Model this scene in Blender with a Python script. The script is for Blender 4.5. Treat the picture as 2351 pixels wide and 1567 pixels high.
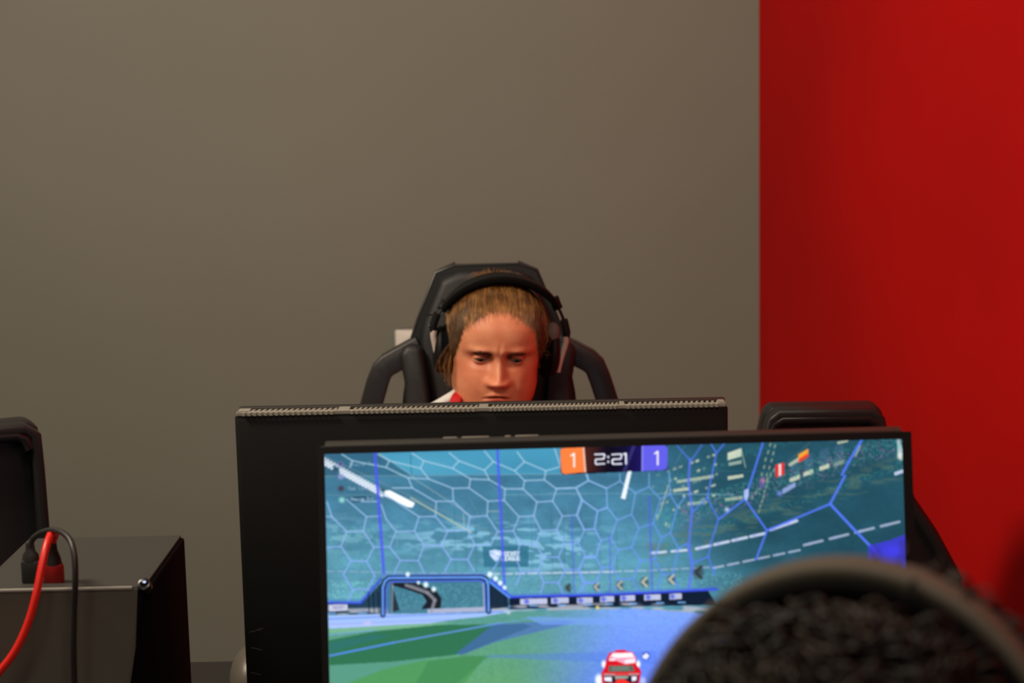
import bpy, bmesh, math, random
import numpy as np
from mathutils import Vector, Matrix, Euler
from mathutils.bvhtree import BVHTree

R = math.radians
random.seed(7)
rng = np.random.default_rng(11)
scene = bpy.context.scene
col = scene.collection
for o in list(bpy.data.objects):
    bpy.data.objects.remove(o)

# ------------------------------------------------------------------ camera
CZ = 1.57
FPX = 4000.0
cam_d = bpy.data.cameras.new('camera')
cam = bpy.data.objects.new('camera', cam_d)
col.objects.link(cam)
cam.location = (0, 0, CZ)
CAM_R = Matrix.Rotation(R(90 - 8.4), 3, 'X') @ Matrix.Rotation(R(-1.25), 3, 'Z')
cam.rotation_euler = CAM_R.to_euler()
cam_d.sensor_width = 36.0
cam_d.sensor_fit = 'HORIZONTAL'
cam_d.lens = FPX * 36.0 / 2351.0
cam_d.clip_start = 0.05
cam_d.dof.use_dof = True
cam_d.dof.focus_distance = 2.22
cam_d.dof.aperture_fstop = 6.3
scene.camera = cam

# ------------------------------------------------------------------ colour management, world, lights
vs = scene.view_settings
scene.display_settings.display_device = 'sRGB'
vs.view_transform = 'Standard'
vs.look = 'None'
vs.gamma = 1.0
vs.use_curve_mapping = False
vs.exposure = 0.0

world = bpy.data.worlds.new('room_ambience')
scene.world = world
world.use_nodes = True
bg = world.node_tree.nodes['Background']
bg.inputs['Color'].default_value = (1.0, 0.93, 0.80, 1)
bg.inputs['Strength'].default_value = 0.045


def area(name, loc, target, power, color, sx, sy):
    l = bpy.data.lights.new(name, 'AREA')
    l.shape = 'RECTANGLE'
    l.size, l.size_y = sx, sy
    l.energy = power
    l.color = color
    o = bpy.data.objects.new(name, l)
    col.objects.link(o)
    o.location = loc
    o.rotation_euler = (Vector(target) - Vector(loc)).to_track_quat('-Z', 'Y').to_euler()
    return o


area('ceiling_lamp_main', (-1.5, 1.7, 2.8), (-0.1, 3.0, 1.1), 54.0, (1.0, 0.86, 0.68), 0.5, 0.5)
area('ceiling_lamp_wall', (-0.5, 2.9, 3.0), (-0.5, 4.6, 0.9), 8.0, (1.0, 0.95, 0.88), 2.4, 0.4)  # added lamp, sets the brightness of the grey wall
area('ceiling_lamp_right', (0.1, 0.6, 2.8), (1.1, 2.6, 1.5), 14.0, (1.0, 0.86, 0.70), 0.6, 0.6)  # added lamp that brightens the red wall
area('ceiling_lamp_front', (-0.9, -1.2, 2.7), (-0.4, 2.0, 1.0), 7.0, (1.0, 0.90, 0.76), 0.8, 0.5)  # added fill from behind the camera for surfaces facing it
# added red fill lamp without a body, reddens the player's left cheek
rg = area('red_case_glow', (0.46, 2.80, 0.98), (0.03, 2.95, 1.16), 0.04, (1.0, 0.05, 0.02), 0.16, 0.20)
rg.data.spread = R(60)


def P(px, py, y):
    """point of the room seen at photo pixel (px,py) on the plane world-Y = y"""
    d = CAM_R @ Vector(((px - 1175.5) / FPX, -(py - 783.5) / FPX, -1.0))
    t = y / d.y
    return Vector((0, 0, CZ)) + d * t


# ------------------------------------------------------------------ materials
def srgb(r, g, b):
    f = lambda c: (c / 255 / 12.92) if c / 255 <= 0.04045 else ((c / 255 + 0.055) / 1.055) ** 2.4
    return (f(r), f(g), f(b), 1.0)


def mat(name, colr, rough=0.5, metal=0.0, noise=None, bump=None, spec=0.5, coat=0.0, attr=None, sss=0.0,
        aniso_scale=None):
    m = bpy.data.materials.new(name)
    m.use_nodes = True
    nt = m.node_tree
    N, L = nt.nodes, nt.links
    b = N['Principled BSDF']
    b.inputs['Roughness'].default_value = rough
    b.inputs['Metallic'].default_value = metal
    b.inputs['Specular IOR Level'].default_value = spec
    b.inputs['Coat Weight'].default_value = coat
    b.inputs['Base Color'].default_value = colr
    tc = N.new('ShaderNodeTexCoord')
    src = None
    if noise:   # (scale, second colour, detail)
        nz = N.new('ShaderNodeTexNoise')
        nz.inputs['Scale'].default_value = noise[0]
        nz.inputs['Detail'].default_value = noise[2] if len(noise) > 2 else 4
        L.new(tc.outputs['Object'], nz.inputs['Vector'])
        rp = N.new('ShaderNodeValToRGB')
        rp.color_ramp.elements[0].position = 0.35
        rp.color_ramp.elements[1].position = 0.65
        rp.color_ramp.elements[0].color = colr
        rp.color_ramp.elements[1].color = noise[1]
        L.new(nz.outputs['Fac'], rp.inputs['Fac'])
        src = rp.outputs['Color']
    if attr:
        at = N.new('ShaderNodeAttribute')
        at.attribute_name = attr
        if src:
            mx = N.new('ShaderNodeMix')
            mx.data_type = 'RGBA'
            mx.blend_type = 'MULTIPLY'
            mx.inputs['Factor'].default_value = 1.0
            L.new(src, mx.inputs['A'])
            L.new(at.outputs['Color'], mx.inputs['B'])
            src = mx.outputs['Result']
        else:
            src = at.outputs['Color']
    if src:
        L.new(src, b.inputs['Base Color'])
    if bump:    # (scale, strength, distance)
        nb = N.new('ShaderNodeTexNoise')
        nb.inputs['Scale'].default_value = bump[0]
        nb.inputs['Detail'].default_value = 6
        L.new(tc.outputs['Object'], nb.inputs['Vector'])
        bp = N.new('ShaderNodeBump')
        bp.inputs['Strength'].default_value = bump[1]
        bp.inputs['Distance'].default_value = bump[2]
        L.new(nb.outputs['Fac'], bp.inputs['Height'])
        L.new(bp.outputs['Normal'], b.inputs['Normal'])
    if sss:
        b.inputs['Subsurface Weight'].default_value = sss
        b.inputs['Subsurface Radius'].default_value = (1.0, 0.35, 0.2)
        b.inputs['Subsurface Scale'].default_value = 0.006
    return m


def emis(name, colr, strength=1.0, attr=None):
    m = bpy.data.materials.new(name)
    m.use_nodes = True
    nt = m.node_tree
    nt.nodes.remove(nt.nodes['Principled BSDF'])
    e = nt.nodes.new('ShaderNodeEmission')
    e.inputs['Color'].default_value = colr
    e.inputs['Strength'].default_value = strength
    if attr:
        a = nt.nodes.new('ShaderNodeAttribute')
        a.attribute_name = attr
        nt.links.new(a.outputs['Color'], e.inputs['Color'])
    nt.links.new(e.outputs[0], nt.nodes['Material Output'].inputs['Surface'])
    return m


M = {}
M['wall_grey'] = mat('grey_paint', srgb(138, 137, 125), 0.8, spec=0.25, bump=(220, 0.25, 0.002), noise=(1.3, srgb(134, 133, 120)))
M['wall_red'] = mat('red_paint', srgb(205, 10, 7), 0.8, spec=0.15, bump=(220, 0.2, 0.002), noise=(1.5, srgb(192, 9, 8)))
M['floor'] = mat('dark_carpet', srgb(52, 50, 48), 0.95, noise=(120, srgb(38, 36, 35)))
M['desk'] = mat('black_desk_laminate', srgb(34, 32, 30), 0.55, bump=(300, 0.1, 0.001))
M['plastic'] = mat('black_plastic', srgb(15, 15, 14), 0.6, spec=0.3, bump=(500, 0.12, 0.0006))
M['plastic_gloss'] = mat('glossy_black_plastic', srgb(24, 22, 22), 0.28, spec=0.55)
M['bezel'] = mat('bezel_black', srgb(8, 8, 9), 0.45)
M['edge'] = mat('monitor_edge_plastic', srgb(52, 50, 46), 0.38, bump=(400, 0.1, 0.0005))
M['vent'] = mat('vent_grey_plastic', srgb(150, 146, 134), 0.30)
M['vent_dark'] = mat('vent_slot_dark', srgb(10, 9, 9), 0.8)
M['leather'] = mat('black_leatherette', srgb(26, 25, 24), 0.55, bump=(260, 0.35, 0.0012))
M['leather_grey'] = mat('charcoal_leatherette', srgb(34, 33, 32), 0.5, bump=(260, 0.35, 0.0012))
M['piping'] = mat('chair_piping', srgb(20, 20, 19), 0.4)
M['wing'] = mat('chair_wing_plastic', srgb(38, 35, 35), 0.32, bump=(300, 0.06, 0.0005))
M['shell'] = mat('chair_shell_plastic', srgb(32, 30, 30), 0.45, bump=(300, 0.06, 0.0005))
M['metal'] = mat('brushed_metal', srgb(170, 160, 148), 0.33, metal=0.9, bump=(150, 0.1, 0.0005))
M['steel_dark'] = mat('dark_steel', srgb(60, 60, 60), 0.35, metal=0.8)
M['white_plate'] = mat('white_wall_plate', srgb(248, 243, 232), 0.3)
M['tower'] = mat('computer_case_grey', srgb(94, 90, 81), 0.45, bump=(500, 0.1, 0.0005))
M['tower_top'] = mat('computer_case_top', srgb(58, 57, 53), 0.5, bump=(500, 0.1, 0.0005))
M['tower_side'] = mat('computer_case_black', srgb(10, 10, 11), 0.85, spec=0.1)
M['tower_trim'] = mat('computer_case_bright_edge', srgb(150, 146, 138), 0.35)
M['rubber'] = mat('black_cable_rubber', srgb(38, 36, 34), 0.45)
M['red_rubber'] = mat('red_cable_rubber', srgb(225, 38, 28), 0.35)
M['red_label'] = mat('red_plug_label', srgb(150, 12, 12), 0.4)
M['silver'] = mat('silver_plastic', srgb(214, 200, 186), 0.4, metal=0.1)
M['cushion'] = mat('ear_cushion_grey', srgb(110, 107, 100), 0.8, bump=(300, 0.3, 0.001))
M['skin'] = mat('skin', srgb(234, 156, 116), 0.50, noise=(38, srgb(224, 138, 100), 5), bump=(900, 0.12, 0.0006),
                attr='tone', sss=0.12, spec=0.45)
M['hair'] = mat('dark_blond_hair', srgb(116, 76, 38), 0.34, attr='tone', noise=(60, srgb(166, 120, 68)), spec=0.5)
M['hair_cap'] = mat('dark_blond_scalp_hair', srgb(70, 48, 28), 0.7, noise=(90, srgb(96, 68, 40)), bump=(300, .4, .001))
M['hair_dark'] = mat('dark_brown_hair', srgb(22, 17, 14), 0.5, attr='tone', noise=(22, srgb(58, 42, 30)))
M['brow'] = mat('eyebrow_hair', srgb(120, 76, 48), 0.6)
M['jersey_red'] = mat('red_jersey', srgb(200, 20, 22), 0.75, bump=(700, 0.3, 0.001))
M['jersey_white'] = mat('white_jersey_stripe', srgb(225, 220, 215), 0.75)
M['trousers'] = mat('dark_trousers', srgb(30, 31, 36), 0.85)
M['shoe'] = mat('black_shoe', srgb(24, 24, 24), 0.6)
M['hoodie'] = mat('black_hoodie', srgb(28, 27, 27), 0.9, bump=(400, 0.3, 0.001))
M['band_grey'] = mat('taupe_headband_cover', srgb(88, 81, 69), 0.75, bump=(300, 0.2, 0.001))
M['band_black'] = mat('black_band_leather', srgb(13, 13, 13), 0.55, spec=0.25)
M['foam'] = mat('black_foam', srgb(7, 7, 7), 0.9, spec=0.1)
M['mouse'] = mat('grey_mouse_plastic', srgb(92, 86, 76), 0.4)
M['led'] = emis('power_led', (0.55, 0.6, 1.0, 1), 1.2)  # painted glint of the power button

# ------------------------------------------------------------------ object helpers


def link(name, me, mats, parent=None, smooth=True, auto=None):
    o = bpy.data.objects.new(name, me)
    if not isinstance(mats, (list, tuple)):
        mats = [mats]
    for m in mats:
        me.materials.append(m)
    col.objects.link(o)
    if parent:
        o.parent = parent
    if smooth:
        me.polygons.foreach_set('use_smooth', [True] * len(me.polygons))
        if auto:
            try:
                me.set_sharp_from_angle(angle=R(auto))
            except Exception:
                pass
    return o


def obj(name, bm, mats, parent=None, smooth=True, auto=35):
    bmesh.ops.recalc_face_normals(bm, faces=bm.faces)
    me = bpy.data.meshes.new(name)
    bm.to_mesh(me)
    bm.free()
    return link(name, me, mats, parent, smooth, auto)


def pyobj(name, verts, faces, mats, parent=None, smooth=True, auto=None):
    me = bpy.data.meshes.new(name)
    me.from_pydata([tuple(v) for v in verts], [], faces)
    me.update()
    return link(name, me, mats, parent, smooth, auto)


def thing(name, label, cat, loc=(0, 0, 0), rot=(0, 0, 0), group=None):
    o = bpy.data.objects.new(name, None)
    o.empty_display_size = 0.1
    col.objects.link(o)
    o.location = loc
    o.rotation_euler = rot
    tag(o, label, cat, group)
    return o


def tag(o, label, cat, group=None):
    o['label'] = label
    o['category'] = cat
    if group:
        o['group'] = group
    return o


def bevel(bm, w, seg=2, ang=30):
    es = [e for e in bm.edges if len(e.link_faces) == 2 and e.calc_face_angle(0) > R(ang)]
    if es and w > 0:
        bmesh.ops.bevel(bm, geom=es, offset=w, segments=seg, affect='EDGES', profile=0.5, clamp_overlap=True)


def box(bm, c, s, rot=None, bev=0, seg=2):
    b = bmesh.new()
    bmesh.ops.create_cube(b, size=1)
    for v in b.verts:
        v.co = Vector((v.co.x * s[0], v.co.y * s[1], v.co.z * s[2]))
    if bev:
        bevel(b, bev, seg)
    mx = Matrix.Translation(c)
    if rot is not None:
        mx = mx @ Euler(rot).to_matrix().to_4x4()
    b.transform(mx)
    merge(bm, b)
    return bm


def merge(bm, b):
    bmesh.ops.recalc_face_normals(b, faces=b.faces)
    me = bpy.data.meshes.new('tmp')
    b.to_mesh(me)
    b.free()
    bm.from_mesh(me)
    bpy.data.meshes.remove(me)


def prism(bm, pts, y0, y1, bev=0, seg=2, taper=None, axis='Y'):
    """polygon in (x,z) extruded along y; taper=(cx,cz,scale) shrinks the y0 face"""
    b = bmesh.new()
    f0 = []
    f1 = []
    for (x, z) in pts:
        xa, za = x, z
        if taper:
            xa = taper[0] + (x - taper[0]) * taper[2]
            za = taper[1] + (z - taper[1]) * taper[2]
        f0.append(b.verts.new((xa, y0, za)))
        f1.append(b.verts.new((x, y1, z)))
    b.faces.new(f0)
    b.faces.new(f1[::-1])
    n = len(pts)
    for i in range(n):
        j = (i + 1) % n
        b.faces.new((f0[i], f1[i], f1[j], f0[j]))
    bmesh.ops.recalc_face_normals(b, faces=b.faces)
    if bev:
        bevel(b, bev, seg)
    merge(bm, b)
    return bm


def smooth_path(pts, n=6):
    """Catmull-Rom through 3-D points"""
    pts = [Vector(p) for p in pts]
    out = []
    for i in range(len(pts) - 1):
        p0 = pts[max(i - 1, 0)]
        p1, p2 = pts[i], pts[i + 1]
        p3 = pts[min(i + 2, len(pts) - 1)]
        for k in range(n):
            t = k / n
            out.append(0.5 * ((2 * p1) + (p2 - p0) * t + (2 * p0 - 5 * p1 + 4 * p2 - p3) * t * t +
                              (3 * p1 - p0 - 3 * p2 + p3) * t ** 3))
    out.append(pts[-1])
    return out


def sweep(bm, path, section, up=Vector((0, 1, 0)), scales=None, closed_path=False):
    """sweep a closed 2-D section (a along side, b along up) down a path"""
    n = len(path)
    rings = []
    for i, p in enumerate(path):
        a = path[max(i - 1, 0)]
        c = path[min(i + 1, n - 1)]
        t = (c - a).normalized()
        side = t.cross(up)
        if side.length < 1e-6:
            side = Vector((1, 0, 0))
        side.normalize()
        u = side.cross(t).normalized()
        s = scales[i] if scales else 1.0
        rings.append([bm.verts.new(p + side * (q[0] * s) + u * (q[1] * s)) for q in section])
    m = len(section)
    for i in range(n - 1):
        for j in range(m):
            k = (j + 1) % m
            bm.faces.new((rings[i][j], rings[i][k], rings[i + 1][k], rings[i + 1][j]))
    bm.faces.new(rings[0][::-1])
    bm.faces.new(rings[-1])
    return bm


def circ(r, n=10, ry=None):
    ry = r if ry is None else ry
    return [(r * math.cos(2 * math.pi * i / n), ry * math.sin(2 * math.pi * i / n)) for i in range(n)]


def rrect(w, h, r=0.25, n=3):
    """rounded rectangle section, w wide, h high"""
    rr = min(w, h) * r
    out = []
    for cx, cy, a0 in ((w / 2 - rr, h / 2 - rr, 0), (-w / 2 + rr, h / 2 - rr, 90), (-w / 2 + rr, -h / 2 + rr, 180),
                       (w / 2 - rr, -h / 2 + rr, 270)):
        for k in range(n + 1):
            a = R(a0 + 90 * k / n)
            out.append((cx + rr * math.cos(a), cy + rr * math.sin(a)))
    return out


def tube(bm, pts, r, n=10, smoothn=6, scales=None, up=Vector((0.13, 0.97, 0.21))):
    path = smooth_path(pts, smoothn) if smoothn else [Vector(p) for p in pts]
    return sweep(bm, path, circ(r, n), up=up, scales=scales)


def cyl(bm, a, b, r0, r1=None, n=24, bev=0):
    r1 = r0 if r1 is None else r1
    a, b = Vector(a), Vector(b)
    t = bmesh.new()
    bmesh.ops.create_cone(t, cap_ends=True, segments=n, radius1=r0, radius2=r1, depth=(b - a).length)
    if bev:
        bevel(t, bev, 2, 40)
    q = (b - a).to_track_quat('Z', 'Y')
    t.transform(Matrix.Translation((a + b) / 2) @ q.to_matrix().to_4x4())
    merge(bm, t)
    return bm


def ellipsoid(bm, c, s, u=24, v=16, rot=None):
    t = bmesh.new()
    bmesh.ops.create_uvsphere(t, u_segments=u, v_segments=v, radius=1)
    mx = Matrix.Translation(c)
    if rot is not None:
        mx = mx @ Euler(rot).to_matrix().to_4x4()
    t.transform(mx @ Matrix.Diagonal((s[0], s[1], s[2], 1)))
    merge(bm, t)
    return bm


# ------------------------------------------------------------------ room
WY = 4.6                         # back wall
cor = P(1743, 450, WY)           # corner of the grey and the red wall
XC = cor.x
SPLAY = math.tan(R(8))


def structure(name, bm, m):
    o = obj(name, bm, m, smooth=False)
    o['kind'] = 'structure'
    return o


b = bmesh.new()
box(b, ((XC - 3.2) / 2 + 0.0, WY + 0.06, 1.45), (XC + 3.2, 0.12, 2.9))
structure('wall_back', b, M['wall_grey'])
b = bmesh.new()
prismpts = [(XC - SPLAY * 0.12, WY + 0.12), (XC + SPLAY * 5.6, -1.0), (XC + SPLAY * 5.6 + 0.12, -1.0), (XC + 0.12, WY + 0.12)]
lo = [b.verts.new((x, y, 0)) for x, y in prismpts]
hi = [b.verts.new((x, y, 2.9)) for x, y in prismpts]
b.faces.new(lo)
b.faces.new(hi)
for i in range(4):
    j = (i + 1) % 4
    b.faces.new((lo[i], lo[j], hi[j], hi[i]))
structure('wall_right', b, M['wall_red'])
b = bmesh.new()
box(b, (-0.7, 1.8, -0.03), (5.4, 6.0, 0.06))
structure('floor', b, M['floor'])

# wall plate behind the chair
pp = P(908, 758, WY - 0.03)
t = thing('wall_outlet', 'pale metal outlet box on the grey wall, left of the headrest', 'outlet', (pp.x + 0.04, WY, pp.z - 0.045))
b = bmesh.new()
box(b, (0, -0.013, 0), (0.08, 0.026, 0.09), bev=0.003)
obj('back_box', b, M['steel_dark'], t)
b = bmesh.new()
box(b, (0, -0.030, 0), (0.082, 0.008, 0.092), bev=0.003)
obj('cover_plate', b, M['white_plate'], t)
for dz in (-0.021, 0.021):
    b = bmesh.new()
    box(b, (0, -0.0345, dz), (0.032, 0.003, 0.028), bev=0.001)
    obj('socket', b, M['white_plate'], t)

# ------------------------------------------------------------------ desk
DZ = 0.75
far_edge = 2.44
t = thing('desk', 'long black desk carrying the monitors and the small computer', 'desk', (-0.3, 1.7, 0))
b = bmesh.new()
box(b, (0, (far_edge + 1.0) / 2 - 1.7, DZ - 0.0125), (2.1, far_edge - 1.0, 0.025), bev=0.003)
obj('desktop', b, M['desk'], t)
for sx in (-1.0, 1.0):
    for yy in (1.08 - 1.7, far_edge - 0.08 - 1.7):
        b = bmesh.new()
        box(b, (sx, yy, (DZ - 0.025) / 2), (0.05, 0.05, DZ - 0.025), bev=0.004)
        obj('leg', b, M['steel_dark'], t)


# ------------------------------------------------------------------ gaming chairs
def lean(o, k=0.10, z0=0.55):
    for v in o.data.vertices:
        v.co.y += (v.co.z - z0) * k
    return o


def mir(pts):
    return [(x, z) for x, z in pts] + [(-x, z) for x, z in reversed(pts)]


def make_chair(label, loc, rotz, drop=0.0, group='gaming chairs', wide=1.0):
    """front of the chair faces local -Y"""
    t = thing('gaming_chair', label, 'chair', loc, (0, 0, rotz), group)
    d = drop
    w = wide
    # outer shell behind the cushions
    outl = [(0.060 * w, 1.237 - d), (0.094 * w, 1.224 - d), (0.129 * w, 1.141 - d), (0.142 * w, 1.104 - d), (0.160, 1.0 - d), (0.18, 0.80 - d),
            (0.19, 0.56)]
    b = bmesh.new()
    prism(b, mir(outl), 0.026, 0.040, bev=0.004)
    # raised rim round the rear of the shell
    path = [Vector((x * 0.965, 0.046, z - 0.006)) for x, z in mir(outl)]
    path = path[::-1]
    sweep(b, path, rrect(0.016, 0.044, 0.3), up=Vector((0, 1, 0)))
    lean(obj('back_shell', b, M['shell'], t))
    # overhanging glossy lip across the top of the recess
    b = bmesh.new()
    z0 = 1.210 - d
    path = [Vector((x, 0.058, z)) for x, z in ((-0.100 * w, z0 - 0.045), (-0.092 * w, z0 - 0.012), (-0.075 * w, z0), (0.075 * w, z0), (0.092 * w, z0 - 0.012),
                                                (0.100 * w, z0 - 0.045))]
    sweep(b, path, rrect(0.030, 0.022, 0.45, 4))
    lean(obj('back_lip', b, M['plastic_gloss'], t))
    # centre cushion with the head section
    cush = [(0.052 * w, 1.229 - d), (0.086 * w, 1.216 - d), (0.119 * w, 1.138 - d), (0.128 * w, 1.104 - d), (0.112, 1.0 - d), (0.105, 0.80 - d), (0.11, 0.55)]
    b = bmesh.new()
    prism(b, mir(cush), -0.022, 0.028, bev=0.016, seg=4)
    lean(obj('backrest', b, M['leather'], t))
    # piping round the head section
    b = bmesh.new()
    path = [Vector((x, 0.004, z)) for x, z in mir([(0.060 * w, 1.2375 - d), (0.0945 * w, 1.225 - d), (0.1295 * w, 1.141 - d), (0.1425 * w, 1.104 - d)])]
    path = [Vector((-0.1425 * w, 0.004, 1.104 - d)), Vector((-0.1295 * w, 0.004, 1.141 - d)), Vector((-0.0945 * w, 0.004, 1.225 - d)),
            Vector((-0.06 * w, 0.004, 1.2375 - d)), Vector((0.06 * w, 0.004, 1.2375 - d)), Vector((0.0945 * w, 0.004, 1.225 - d)),
            Vector((0.1295 * w, 0.004, 1.141 - d)), Vector((0.1425 * w, 0.004, 1.104 - d))]
    sweep(b, path, circ(0.0028, 8))
    prism(b, [(x * 1.0, z) for x, z in mir([(0.060 * w, 1.2365 - d), (0.0935 * w, 1.224 - d), (0.1285 * w, 1.141 - d), (0.1415 * w, 1.104 - d), (0.13, 1.0 - d)])], 0.002, 0.026)
    lean(obj('head_piping', b, M['piping'], t))
    for s in (-1, 1):
        b = bmesh.new()
        bol = [(0.122, 1.096 - d), (0.150, 1.100 - d), (0.164, 1.082 - d), (0.155, 1.03 - d), (0.158, 0.93 - d), (0.175, 0.72 - d),
               (0.185, 0.56), (0.11, 0.56), (0.098, 0.76 - d), (0.104, 0.95 - d), (0.112, 1.03 - d)]
        prism(b, [(s * x, z) for x, z in bol], -0.050, 0.026, bev=0.016, seg=4)
        o = obj('side_bolster', b, M['leather_grey'], t)
        lean(o)
        b = bmesh.new()
        for (r_, yo, mt, nm) in ():
            pass
        path = [Vector(q) for q in ((s * 0.125, 0, 1.090 - d), (s * 0.160, 0, 1.072 - d), (s * 0.188, 0, 1.057 - d), (s * 0.199, 0, 1.046 - d),
                                    (s * 0.207, 0, 1.026 - d), (s * 0.215, 0, 1.0 - d), (s * 0.2255, 0, 0.965 - d), (s * 0.238, 0, 0.86 - d), (s * 0.236, 0, 0.80 - d),
                                    (s * 0.225, 0, 0.72 - d), (s * 0.17, 0, 0.64 - d * .5))]
        sweep(b, path, rrect(0.041, 0.046, 0.10, 2))
        o = obj('wing', b, M['wing'], t, auto=40)
        lean(o)
        b = bmesh.new()
        path2 = []
        for i, p in enumerate(path[:-2]):
            a, c = path[max(i - 1, 0)], path[min(i + 1, len(path) - 1)]
            tt = (c - a).normalized()
            nrm = Vector((-tt.z, 0, tt.x)) * (1 if s < 0 else -1)
            if nrm.x * s < 0:
                nrm = -nrm
            path2.append(p + nrm * 0.0185 + Vector((0, -0.017, 0)))
        sweep(b, path2, circ(0.0022, 6))
        e = obj('edge_trim', b, M['metal'] if s < 0 else M['edge'], o)
        lean(e)
    # seat
    b = bmesh.new()
    prism(b, [(-0.235, 0.42), (0.235, 0.42), (0.245, 0.47), (0.21, 0.51), (0.12, 0.495), (-0.12, 0.495), (-0.21, 0.51), (-0.245, 0.47)],
          -0.45, 0.06, bev=0.02, seg=3)
    obj('seat', b, M['leather'], t)
    for s in (-1, 1):
        b = bmesh.new()
        box(b, (s * 0.31, -0.16, 0.665), (0.075, 0.25, 0.03), bev=0.01)
        box(b, (s * 0.31, -0.14, 0.52), (0.03, 0.06, 0.28), bev=0.006)
        box(b, (s * 0.27, -0.14, 0.405), (0.11, 0.06, 0.03), bev=0.006)
        obj('armrest', b, M['plastic'], t)
    b = bmesh.new()
    cyl(b, (0, -0.17, 0.10), (0, -0.17, 0.40), 0.03)
    box(b, (0, -0.17, 0.405), (0.42, 0.26, 0.03), bev=0.005)
    box(b, (0, 0.03, 0.47), (0.12, 0.14, 0.10), bev=0.01)
    obj('gas_lift', b, M['steel_dark'], t)
    b = bmesh.new()
    for k in range(5):
        a = R(90 + 72 * k)
        p0 = Vector((0, -0.17, 0.10))
        p1 = Vector((math.cos(a) * 0.31, -0.17 + math.sin(a) * 0.31, 0.075))
        sweep(b, [p0, (p0 + p1) / 2, p1], rrect(0.05, 0.03, 0.3), up=Vector((0, 0, 1)), scales=[1, .85, .7])
    obj('base', b, M['plastic'], t)
    for k in range(5):
        a = R(90 + 72 * k)
        x, y = math.cos(a) * 0.31, -0.17 + math.sin(a) * 0.31
        b = bmesh.new()
        for s in (-0.013, 0.013):
            cyl(b, (x + s - 0.009, y, 0.03), (x + s + 0.009, y, 0.03), 0.03, bev=0.003)
        cyl(b, (x, y, 0.04), (x, y, 0.075), 0.008)
        obj('caster', b, M['plastic'], t)
    return t


CH_Y = 3.22
cx = P(1118, 700, CH_Y).x
player_chair = make_chair('black gaming chair holding the player in the headset, with hollow side wings', (cx, CH_Y - 0.055, 0), 0.0)


def make_shell_chair(label, loc, rotz, top, flare=True, group='chairs turned away from the camera'):
    """high-backed office chair; its moulded rear shell faces local -Y"""
    t = thing('office_chair', label, 'chair', loc, (0, 0, rotz), group)
    if flare:
        hw = [(0.083, top), (0.094, top - 0.010), (0.1035, top - 0.052), (0.116, top - 0.10), (0.150, top - 0.155), (0.190, top - 0.215), (0.225, top - 0.28),
              (0.225, top - 0.40), (0.19, 0.55)]
    else:
        hw = [(0.090, top), (0.106, top - 0.012), (0.109, top - 0.07), (0.113, top - 0.20), (0.125, top - 0.35), (0.16, 0.55)]
    b = bmesh.new()
    prism(b, mir(hw), 0.0, 0.05, bev=0.006)
    lean(obj('back_shell', b, M['shell'], t), -0.10)
    # raised rim round the hollow of the shell
    b = bmesh.new()
    path = [Vector((x - (0.009 if x > 0 else -0.009), -0.014, z - 0.008)) for x, z in mir(hw)]
    path = [p for p in path if True]
    half = [Vector((x - 0.009, -0.014, z - 0.008)) for x, z in hw]
    path = [Vector((-p.x, p.y, p.z)) for p in reversed(half)] + half
    sweep(b, path, rrect(0.017, 0.040, 0.3), up=Vector((0, 1, 0)))
    lean(obj('back_rim', b, M['shell'], t, auto=40), -0.10)
    b = bmesh.new()
    path = [Vector((x, -0.020, z)) for x, z in ((-0.087, top - 0.040), (-0.080, top - 0.024), (-0.068, top - 0.0175), (0.068, top - 0.0175), (0.080, top - 0.024),
                                                (0.087, top - 0.040))]
    sweep(b, path, rrect(0.020, 0.030, 0.45, 4), up=Vector((0, 1, 0)))
    lean(obj('back_lip', b, M['plastic_gloss'], t), -0.10)
    b = bmesh.new()
    prism(b, [(x * 0.86, z - 0.012) for x, z in mir(hw)], 0.045, 0.085, bev=0.015, seg=3)
    lean(obj('back_cushion', b, M['leather'], t), -0.10)
    b = bmesh.new()
    box(b, (0, 0.28, 0.47), (0.46, 0.46, 0.08), bev=0.025, seg=3)
    obj('seat', b, M['leather'], t)
    b = bmesh.new()
    cyl(b, (0, 0.28, 0.09), (0, 0.28, 0.43), 0.028)
    box(b, (0, 0.12, 0.46), (0.08, 0.24, 0.03), bev=0.005)
    box(b, (0, 0.03, 0.52), (0.10, 0.03, 0.14), bev=0.005)
    obj('gas_lift', b, M['steel_dark'], t)
    b = bmesh.new()
    for k in range(5):
        a = R(90 + 72 * k)
        p0 = Vector((0, 0.28, 0.10))
        p1 = Vector((math.cos(a) * 0.22, 0.28 + math.sin(a) * 0.22, 0.075))
        sweep(b, [p0, (p0 + p1) / 2, p1], rrect(0.05, 0.03, 0.3), up=Vector((0, 0, 1)), scales=[1, .85, .7])
    obj('base', b, M['plastic'], t)
    for k in range(5):
        a = R(90 + 72 * k)
        x, y = math.cos(a) * 0.22, 0.28 + math.sin(a) * 0.22
        b = bmesh.new()
        for s in (-0.013, 0.013):
            cyl(b, (x + s - 0.009, y, 0.03), (x + s + 0.009, y, 0.03), 0.03, bev=0.003)
        cyl(b, (x, y, 0.04), (x, y, 0.075), 0.008)
        obj('caster', b, M['plastic'], t)
    return t


px_ = P(1866, 904, 2.86)
make_shell_chair('black shell-backed chair against the red wall, just right of the far monitor', (px_.x, 2.80, 0), R(-2), px_.z)
pl_ = P(20, 958, 2.70)
make_shell_chair('black shell-backed chair cut off by the left edge of the photo', (pl_.x - 0.065, 2.68, 0), R(24), pl_.z, flare=False)

# ------------------------------------------------------------------ monitors


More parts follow.
